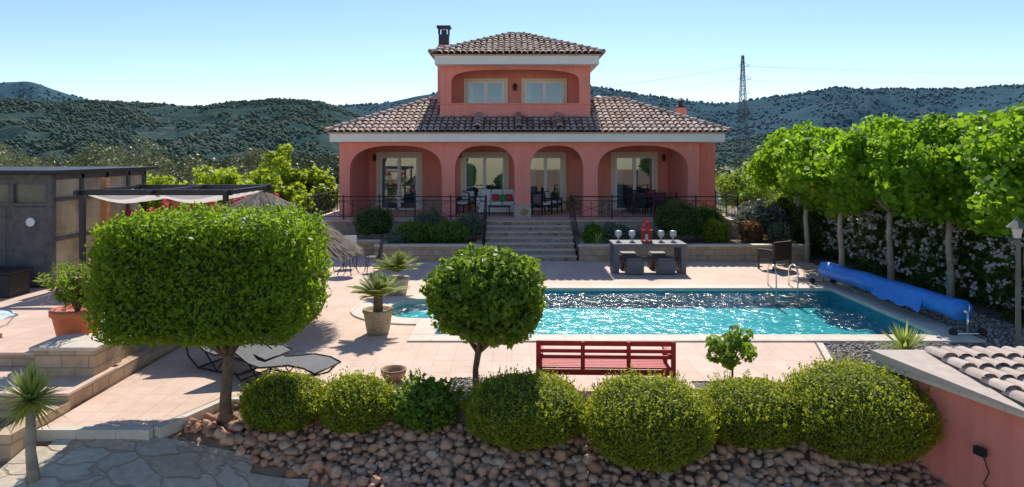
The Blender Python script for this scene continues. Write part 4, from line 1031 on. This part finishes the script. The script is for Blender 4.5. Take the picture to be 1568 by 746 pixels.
top=[(c[0]+random.gauss(0,.2),c[1]-.25+random.gauss(0,.12),c[2]+.2+random.gauss(0,.12)) for c in cs if c[2]>1.1 for _ in range(3)]; P,Nn=clumps(top,[random.uniform(.08,.17) for _ in top],34); leaves('flowers',P,.08,M_fl_red,g,Nn,.8)
m=MB()
for q in cs[:10]: m.tube([(-8.4,18.9,0),((q[0]-8.4)/2,18.9,q[2]*.5),q],.02,5)
m.build('stems',M_bark,g)
cs=[];rd=[]
for i in range(620):
    y=random.uniform(90,320); px=random.uniform(-60,560) if random.random()<.75 else random.uniform(1060,1700)
    x=(px-784)/1045*y; hh=random.uniform(4,8.5); zb_=hterr(x,y)
    for k in range(3): cs.append((x+random.gauss(0,.5),y+random.gauss(0,.5),zb_+hh*(.35+.25*k))); rd.append(hh*(.33-.07*k))
P,Nn=clumps(cs,rd,80,1.0); leaves('distant_pine_trees',P,.75,M_lf_pine,None,Nn,.5,1.0)
cs=[];rd=[]
for i in range(300):
    y=random.uniform(48,150); px=random.uniform(-60,1650); x=(px-784)/1045*y
    cs.append((x,y,hterr(x,y)+random.uniform(.6,1.6))); rd.append(random.uniform(1.0,2.2))
P,Nn=clumps(cs,rd,100,.8); leaves('distant_orchard_trees',P,.42,M_lf_olive,None,Nn,.5,1.0)
g=grp('white_hut',(22,62,-2)); m=MB(); m.box(18.5,21,60,63,-3,.6); m.build('hut_walls',M_white,g); m=MB(); m.poly([(18.3,59.8,.6),(21.2,59.8,.6),(21.2,61.5,1.3),(18.3,61.5,1.3)]).poly([(18.3,63.2,.6),(18.3,61.5,1.3),(21.2,61.5,1.3),(21.2,63.2,.6)]); m.build('hut_roof',M_tile,g)
# ------------------------------------------------------------------ pylon
g=grp('electricity_pylon',(50.6,150,-5)); m=MB(); cx,cy=50.7,150; z0=-8;z1=25
def hw(z):
    t=(z-z0)/(z1-z0); return 1.5*(1-t)**1.1+.2
levels=[z0+(z1-z0)*(1-(1-i/16)**1.25) for i in range(17)]
for sx_ in (-1,1):
    for sy_ in (-1,1): m.tube([(cx+sx_*hw(z),cy+sy_*hw(z),z) for z in levels],.085,4)
for i in range(16):
    za,zb2=levels[i],levels[i+1]; a,b=hw(za),hw(zb2)
    for sy_ in (-1,1):
        m.tube([(cx-a,cy+sy_*a,za),(cx+b,cy+sy_*b,zb2)],.045,4); m.tube([(cx+a,cy+sy_*a,za),(cx-b,cy+sy_*b,zb2)],.045,4); m.tube([(cx-b,cy+sy_*b,zb2),(cx+b,cy+sy_*b,zb2)],.04,4)
        m.tube([(cx+sy_*a,cy-a,za),(cx+sy_*b,cy+b,zb2)],.045,4)
arms=[]
for z,l in ((22.5,2.2),(19.5,2.8),(16.5,2.2)):
    for s in (-1,1):
        m.tube([(cx,cy,z),(cx+s*l*.5,cy-l*.5,z+.2)],.05,4); m.tube([(cx,cy,z+1.2),(cx+s*l*.5,cy-l*.5,z+.2)],.04,4); arms.append((cx+s*l*.5,cy-l*.5,z))
m.build('lattice',simple('galvanised_steel',(.14,.14,.15),.6,.1,1,0),g)
m=MB()
for (x,y,z) in arms[:3]:
    for tgt in ((260,190,32),(-110,330,22)):
        pts=[]
        for i in range(25):
            t=i/24; pts.append((x+(tgt[0]-x)*t,y+(tgt[1]-y)*t,z+(tgt[2]-z)*t-9*4*t*(1-t)*.35+(x-cx)*t))
        m.tube(pts,.02,3)
m.build('power_lines',simple('cable',(.35,.35,.37),.6,.1,1,0),g)

# ------------------------------------------------------------------ light, sky, camera
EL=math.radians(45); AZ=math.radians(6)
sv=Vector((math.sin(AZ)*math.cos(EL),math.cos(AZ)*math.cos(EL),math.sin(EL)))
sun=bpy.data.lights.new('sun','SUN'); sun.energy=5.0; sun.angle=math.radians(.5); sun.color=(1,.94,.84)
so=bpy.data.objects.new('sun',sun); so.rotation_euler=sv.to_track_quat('Z','Y').to_euler(); so.location=(0,0,30); scene.collection.objects.link(so)
w=bpy.data.worlds.new('World'); scene.world=w; w.use_nodes=True; nt=w.node_tree
bg=nt.nodes['Background']; sky=nt.nodes.new('ShaderNodeTexSky'); sky.sky_type='NISHITA'; sky.sun_disc=False
sky.sun_elevation=EL; sky.sun_rotation=AZ; sky.air_density=1.0; sky.dust_density=.3; sky.ozone_density=1.7; sky.altitude=900
hs=nt.nodes.new('ShaderNodeHueSaturation'); hs.inputs['Saturation'].default_value=1.12; hs.inputs['Hue'].default_value=.504; L(nt,sky.outputs[0],hs.inputs['Color'])
L(nt,hs.outputs[0],bg.inputs[0]); bg.inputs[1].default_value=.15
cam=bpy.data.cameras.new('camera'); cam.sensor_width=36; cam.lens=24.0; cam.shift_y=-.088; cam.clip_end=20000; cam.clip_start=.1
co_=bpy.data.objects.new('camera',cam); co_.location=(0,0,3.5); co_.rotation_euler=(math.radians(90),0,0); scene.collection.objects.link(co_); scene.camera=co_
scene.view_settings.view_transform='Standard'; scene.view_settings.look='None'; scene.view_settings.exposure=0
